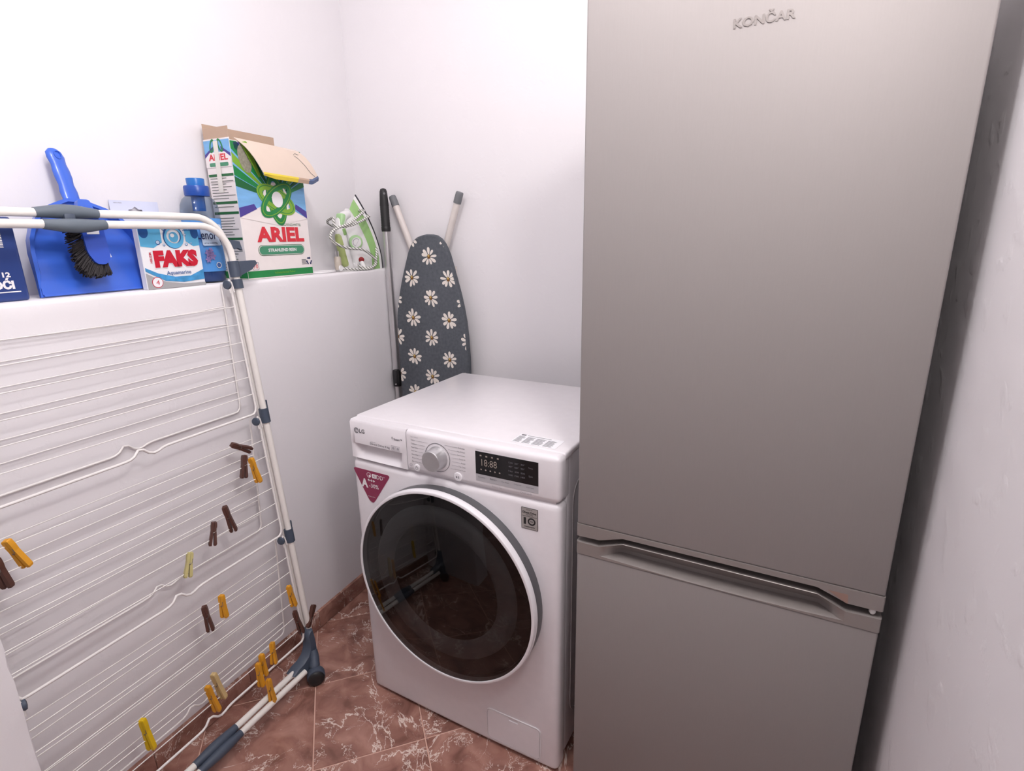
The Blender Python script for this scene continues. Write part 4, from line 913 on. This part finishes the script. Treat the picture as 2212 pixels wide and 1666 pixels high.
hw_ = [.026, .0165, .0175, .0150, .0170, .0170, .0150, .0172, .0150, .008]
V, F = [], []
for (a, b), q in zip(hp_, hw_):
    for k in range(12):
        t = 2*math.pi*k/12; V.append((.004+.008*math.cos(t)*(q/.017 if q < .017 else 1), a+q*math.sin(t), b))
for i in range(len(hp_)-1):
    for k in range(12): F.append((i*12+k, i*12+(k+1) % 12, (i+1)*12+(k+1) % 12, (i+1)*12+k))
F += [tuple(range(12)), tuple((len(hp_)-1)*12+k for k in range(12))]
hd = obj('handle', (V, F), 'pan', dp, ang=60)
obj('hang_hole', ringstrip(ellipse(hp_[7][0]+.002, hp_[7][1]+.004, .0072, .0092, 16), ellipse(hp_[7][0]+.002, hp_[7][1]+.004, .0056, .0076, 16), -.002, .0014, frame((.0116, 0, 0), (0, 1, 0), (0, 0, 1))), 'pan', hd)

# --- hand brush hanging in front of the dustpan
brm = LM(.0005, -1.020) @ Matrix.Rotation(-.22, 4, 'Y')
br = thing('hand_brush', 'blue hand brush with black bristles hanging upside down in front of the dustpan', 'brush', brm)
def brp(y_, z_): return (y_+1.020, (z_-1.190)*1.02)
blk = rounded([brp(*q) for q in [(-1.034, 1.345), (-.991, 1.345), (-.996, 1.264), (-1.008, 1.250), (-1.028, 1.252), (-1.038, 1.275)]][::-1], .008)
bk = obj('block', prism(blk, -.004, .012, pf_), 'pan_d', br, smooth=False)
obj('handle', prism(rounded([brp(*q) for q in [(-1.022, 1.385), (-1.034, 1.340), (-.992, 1.340), (-1.000, 1.385)]], .006), -.003, .010, pf_), 'pan', br, smooth=False)
flat('price_label', [brp(-1.026, 1.328), brp(-1.028, 1.313), brp(-1.004, 1.313), brp(-1.001, 1.329)], 'fwhite', bk, pf_, h=.0006, lift=.0125)
rng = random.Random(2); gs = []
edge = [brp(-1.030, 1.340), brp(-1.036, 1.300), brp(-1.037, 1.272), brp(-1.030, 1.256), brp(-1.015, 1.250), brp(-1.002, 1.256)]
tip = [brp(-1.060, 1.330), brp(-1.061, 1.290), brp(-1.062, 1.250), brp(-1.052, 1.230), brp(-1.026, 1.227), brp(-1.000, 1.232)]
for k in range(330):
    t = rng.random()*4.999; i = int(t); u_ = t-i
    a = Vector(edge[i]).lerp(Vector(edge[i+1]), u_); b = Vector(tip[i]).lerp(Vector(tip[i+1]), u_); d0 = rng.uniform(-.006, .008)
    p0 = Vector((d0, a.x+.005*(1 if a.x < 0 else -1)*0, a.y)); p1 = Vector((d0*1.5+rng.uniform(-.003, .003), b.x+rng.uniform(-.003, .003), b.y+rng.uniform(-.003, .004)))
    gs.append(tube([p0, p0.lerp(p1, .5)+Vector((0, rng.uniform(-.001, .001), 0)), p1], .0011, 4))
brs = obj('bristles', join(*gs), 'bristle', br); brs['kind'] = 'stuff'

# --- blue pack at the door-side end of the ledge
bp_ = thing('blue_pack', 'dark blue shrink-wrapped pack with white lettering at the end of the ledge', 'box', LM(-.030, -1.146))
pk = obj('pack', rbox(-.075, 0, -.200, 0, 0, .158, .006, 3), 'bbox', bp_)
pfk = FACE(.0004)
flat('print', [(-.200, .0175), (-.0135, .0175), (-.0135, .0195), (-.200, .0195)], 'wink', pk, pfk)
text('print', 'O\u0106I', 'wink', pk, pfk, -.0215, .0235, h=.0215, width=.0340, bold=.06, align='R'); text('print', '1112', 'wink', pk, pfk, -.0240, .0462, h=.0095, width=.0280, bold=.04, align='R')
rng = random.Random(4); z = .101
while z < .146:
    hgt = rng.choice((.0010, .0018, .0026)); flat('barcode', [(-.075, z), (-.0235, z), (-.0235, z+hgt), (-.075, z+hgt)], 'wink', pk, pfk); z += hgt+rng.choice((.0008, .0014))

# --- steam iron on its heel
irm = LM(-.068, -.036) @ Matrix.Rotation(R(14), 4, 'X')
ir = thing('steam_iron', 'green and white steam iron standing on its heel with cord wound around it', 'iron', irm)
def iron_out(sw, z0, z1, n=18):
    "outline in (x,z): blunt heel, pointed tip"
    pts = []
    for k in range(n+1):
        t = k/n; wv_ = sw*(1-max(0, (t-.18)/.82)**2.1)*(.86+.14*min(1, t/.18)); pts.append((wv_, z0+(z1-z0)*t))
    return [(-a, b) for a, b in pts]+[(a, b) for a, b in reversed(pts[:-1])]
def iron_layer(rings):
    V, F = [], []; n = len(rings[0][1])
    for yv, r_ in rings: V += [(a, yv, b) for a, b in r_]
    for k in range(len(rings)-1): F += [(k*n+i, k*n+(i+1) % n, (k+1)*n+(i+1) % n, (k+1)*n+i) for i in range(n)]
    F += [tuple(range(n)), tuple(range(len(rings)*n-1, (len(rings)-1)*n-1, -1))]; return V, F
obj('soleplate', iron_layer([(0, iron_out(.053, .000, .268)), (-.005, iron_out(.055, -.001, .271)), (-.008, iron_out(.054, .0, .268))]), 'sole', ir, ang=50)
obj('heat_shield', iron_layer([(-.008, iron_out(.0545, .000, .267)), (-.019, iron_out(.0535, .002, .258))]), 'ironw', ir, ang=50)
obj('skirt', iron_layer([(-.018, iron_out(.0530, .003, .257)), (-.034, iron_out(.0500, .008, .246)), (-.052, iron_out(.044, .014, .230)), (-.060, iron_out(.040, .018, .218))]), 'green', ir, ang=60)
bdy = obj('body', iron_layer([(-.040, iron_out(.0445, .016, .215)), (-.056, iron_out(.0450, .018, .232)), (-.074, iron_out(.040, .020, .236)), (-.094, iron_out(.031, .024, .224)), (-.108, iron_out(.022, .030, .206))]), 'ironw', ir, ang=60)
hpts = smooth_path([(0, -.070, .214), (0, -.098, .212), (0, -.120, .190), (0, -.130, .150), (0, -.132, .100), (0, -.130, .056), (0, -.118, .040), (0, -.080, .034)], 5)
hdl = obj('handle', tube(hpts, [.0155+.004*math.sin(math.pi*k/(len(hpts)-1)) for k in range(len(hpts))], 12), 'ironw', ir, ang=60)
g2 = smooth_path([(0, -.140, .165), (0, -.1435, .130), (0, -.145, .090), (0, -.1425, .052)], 5)
obj('grip_strip', tube(g2, [.0095, .0125, .0140, .0145, .0148, .0150]+[.0150]*(len(g2)-8)+[.0135, .011], 12), 'olive', hdl, ang=60)
obj('spray_button', xf(rbox(-.014, .014, -.010, .012, -.022, .022, .006, 3), Matrix.Translation((.004, -.116, .206)) @ Matrix.Rotation(R(-25), 4, 'X')), 'green_l', ir)
obj('steam_button', xf(rbox(-.010, .012, -.006, .008, -.012, .012, .004, 2), Matrix.Translation((.010, -.128, .168))), 'green', ir)
dc = Vector((.032, -.098, .124)); dn_ = Vector((.86, -.5, 0))
dl = obj('temperature_dial', lathe([(.0235, 0), (.0248, .004), (.0238, .010), (.0215, .0115)], 30, along(dc-dn_*.008, dc+dn_)), 'green_l', ir, ang=50)
obj('dial_face', lathe([(.0175, .0105), (.0170, .0130), (.015, .0135)], 28, along(dc-dn_*.008, dc+dn_)), 'ironw', dl, ang=50)
obj('dial_mark', ringstrip(ellipse(0, 0, .0135, .0135, 24, t0=.6, t1=4.2), ellipse(0, 0, .0122, .0122, 24, t0=.6, t1=4.2), .0134, .0138, along(dc-dn_*.008, dc+dn_)), 'ink', dl)
rc = Vector((.036, -.096, .060)); obj('red_button', lathe([(.0095, 0), (.0098, .006), (.0075, .0105), (.003, .012)], 18, along(rc-dn_*.006, rc+dn_)), 'red', ir, ang=50)
obj('cord_guard', tube([(.034, -.098, .052), (.044, -.104, .040), (.046, -.106, .026)], [.0085, .0078, .006], 12), 'ironw', ir, ang=60)
# cord: given in ledge coordinates (offset from half-wall face, y, z)
inv = irm.inverted()
cp_ = [(-.030, -.262, 1.206), (-.012, -.245, 1.199), (-.006, -.193, 1.1945), (-.004, -.135, 1.1945), (-.006, -.105, 1.204), (-.010, -.086, 1.230), (-.016, -.074, 1.262), (-.060, -.035, 1.290), (-.120, -.060, 1.320), (-.140, -.160, 1.345), (-.110, -.215, 1.358), (-.060, -.246, 1.366), (-.020, -.280, 1.364), (-.004, -.298, 1.352), (-.003, -.286, 1.337), (-.001, -.226, 1.341), (-.001, -.171, 1.355), (-.006, -.125, 1.370), (-.020, -.096, 1.376), (-.060, -.078, 1.384), (-.070, -.096, 1.392), (-.040, -.118, 1.396), (-.014, -.130, 1.391), (-.003, -.168, 1.376), (.002, -.225, 1.349), (.002, -.276, 1.336), (.001, -.310, 1.324), (.001, -.324, 1.306), (.001, -.312, 1.289), (.001, -.276, 1.275), (.001, -.236, 1.267), (.001, -.173, 1.262), (.001, -.131, 1.244), (.000, -.101, 1.219), (-.003, -.112, 1.201), (-.008, -.150, 1.197), (-.016, -.185, 1.206)]
cw = [inv @ Vector(HW(*q)) for q in cp_]
cd = obj('cord', tube(smooth_path(cw, 7), .0043, 8), 'cord', ir, ang=70)
pw = inv @ Vector(HW(-.030, -.268, 1.197)); up_ = inv.to_3x3() @ Vector((0, 0, 1)); sd_ = inv.to_3x3() @ Vector((1, .046, 0))
pg = obj('plug', tube([pw, pw+up_*.012, pw+up_*.040, pw+up_*.044], [.0105, .0118, .0112, .009], 12), 'plug', cd, ang=50)
for s in (-1, 1):
    b0 = pw+up_*.042+(inv.to_3x3() @ Vector((0, 1, 0)))*.0055*s; obj('plug_pin', tube([b0, b0+up_*.020], .0023, 8), 'alu', cd, ang=50)
obj('plug_ring', tube([pw+sd_*.010+up_*.006, pw+sd_*.013+up_*.006], [.0100, .0090], 16), 'ironw', cd, ang=50)

cab_ = [HW(-.06, -.380, LEDGE+.0032), HW(-.030, -.365, LEDGE+.0032), HW(-.022, -.330, LEDGE+.0032), HW(-.030, -.290, LEDGE+.0032), HW(-.052, -.262, LEDGE+.0032), HW(-.085, -.290, LEDGE+.0032), HW(-.095, -.345, LEDGE+.0032), HW(-.090, -.378, LEDGE+.0032)]
tag(obj('power_cable', tube(smooth_path(cab_, 6), .0032, 8), 'cablew', ang=70), 'loop of plain white cable lying on the ledge between carton and iron', 'cable')
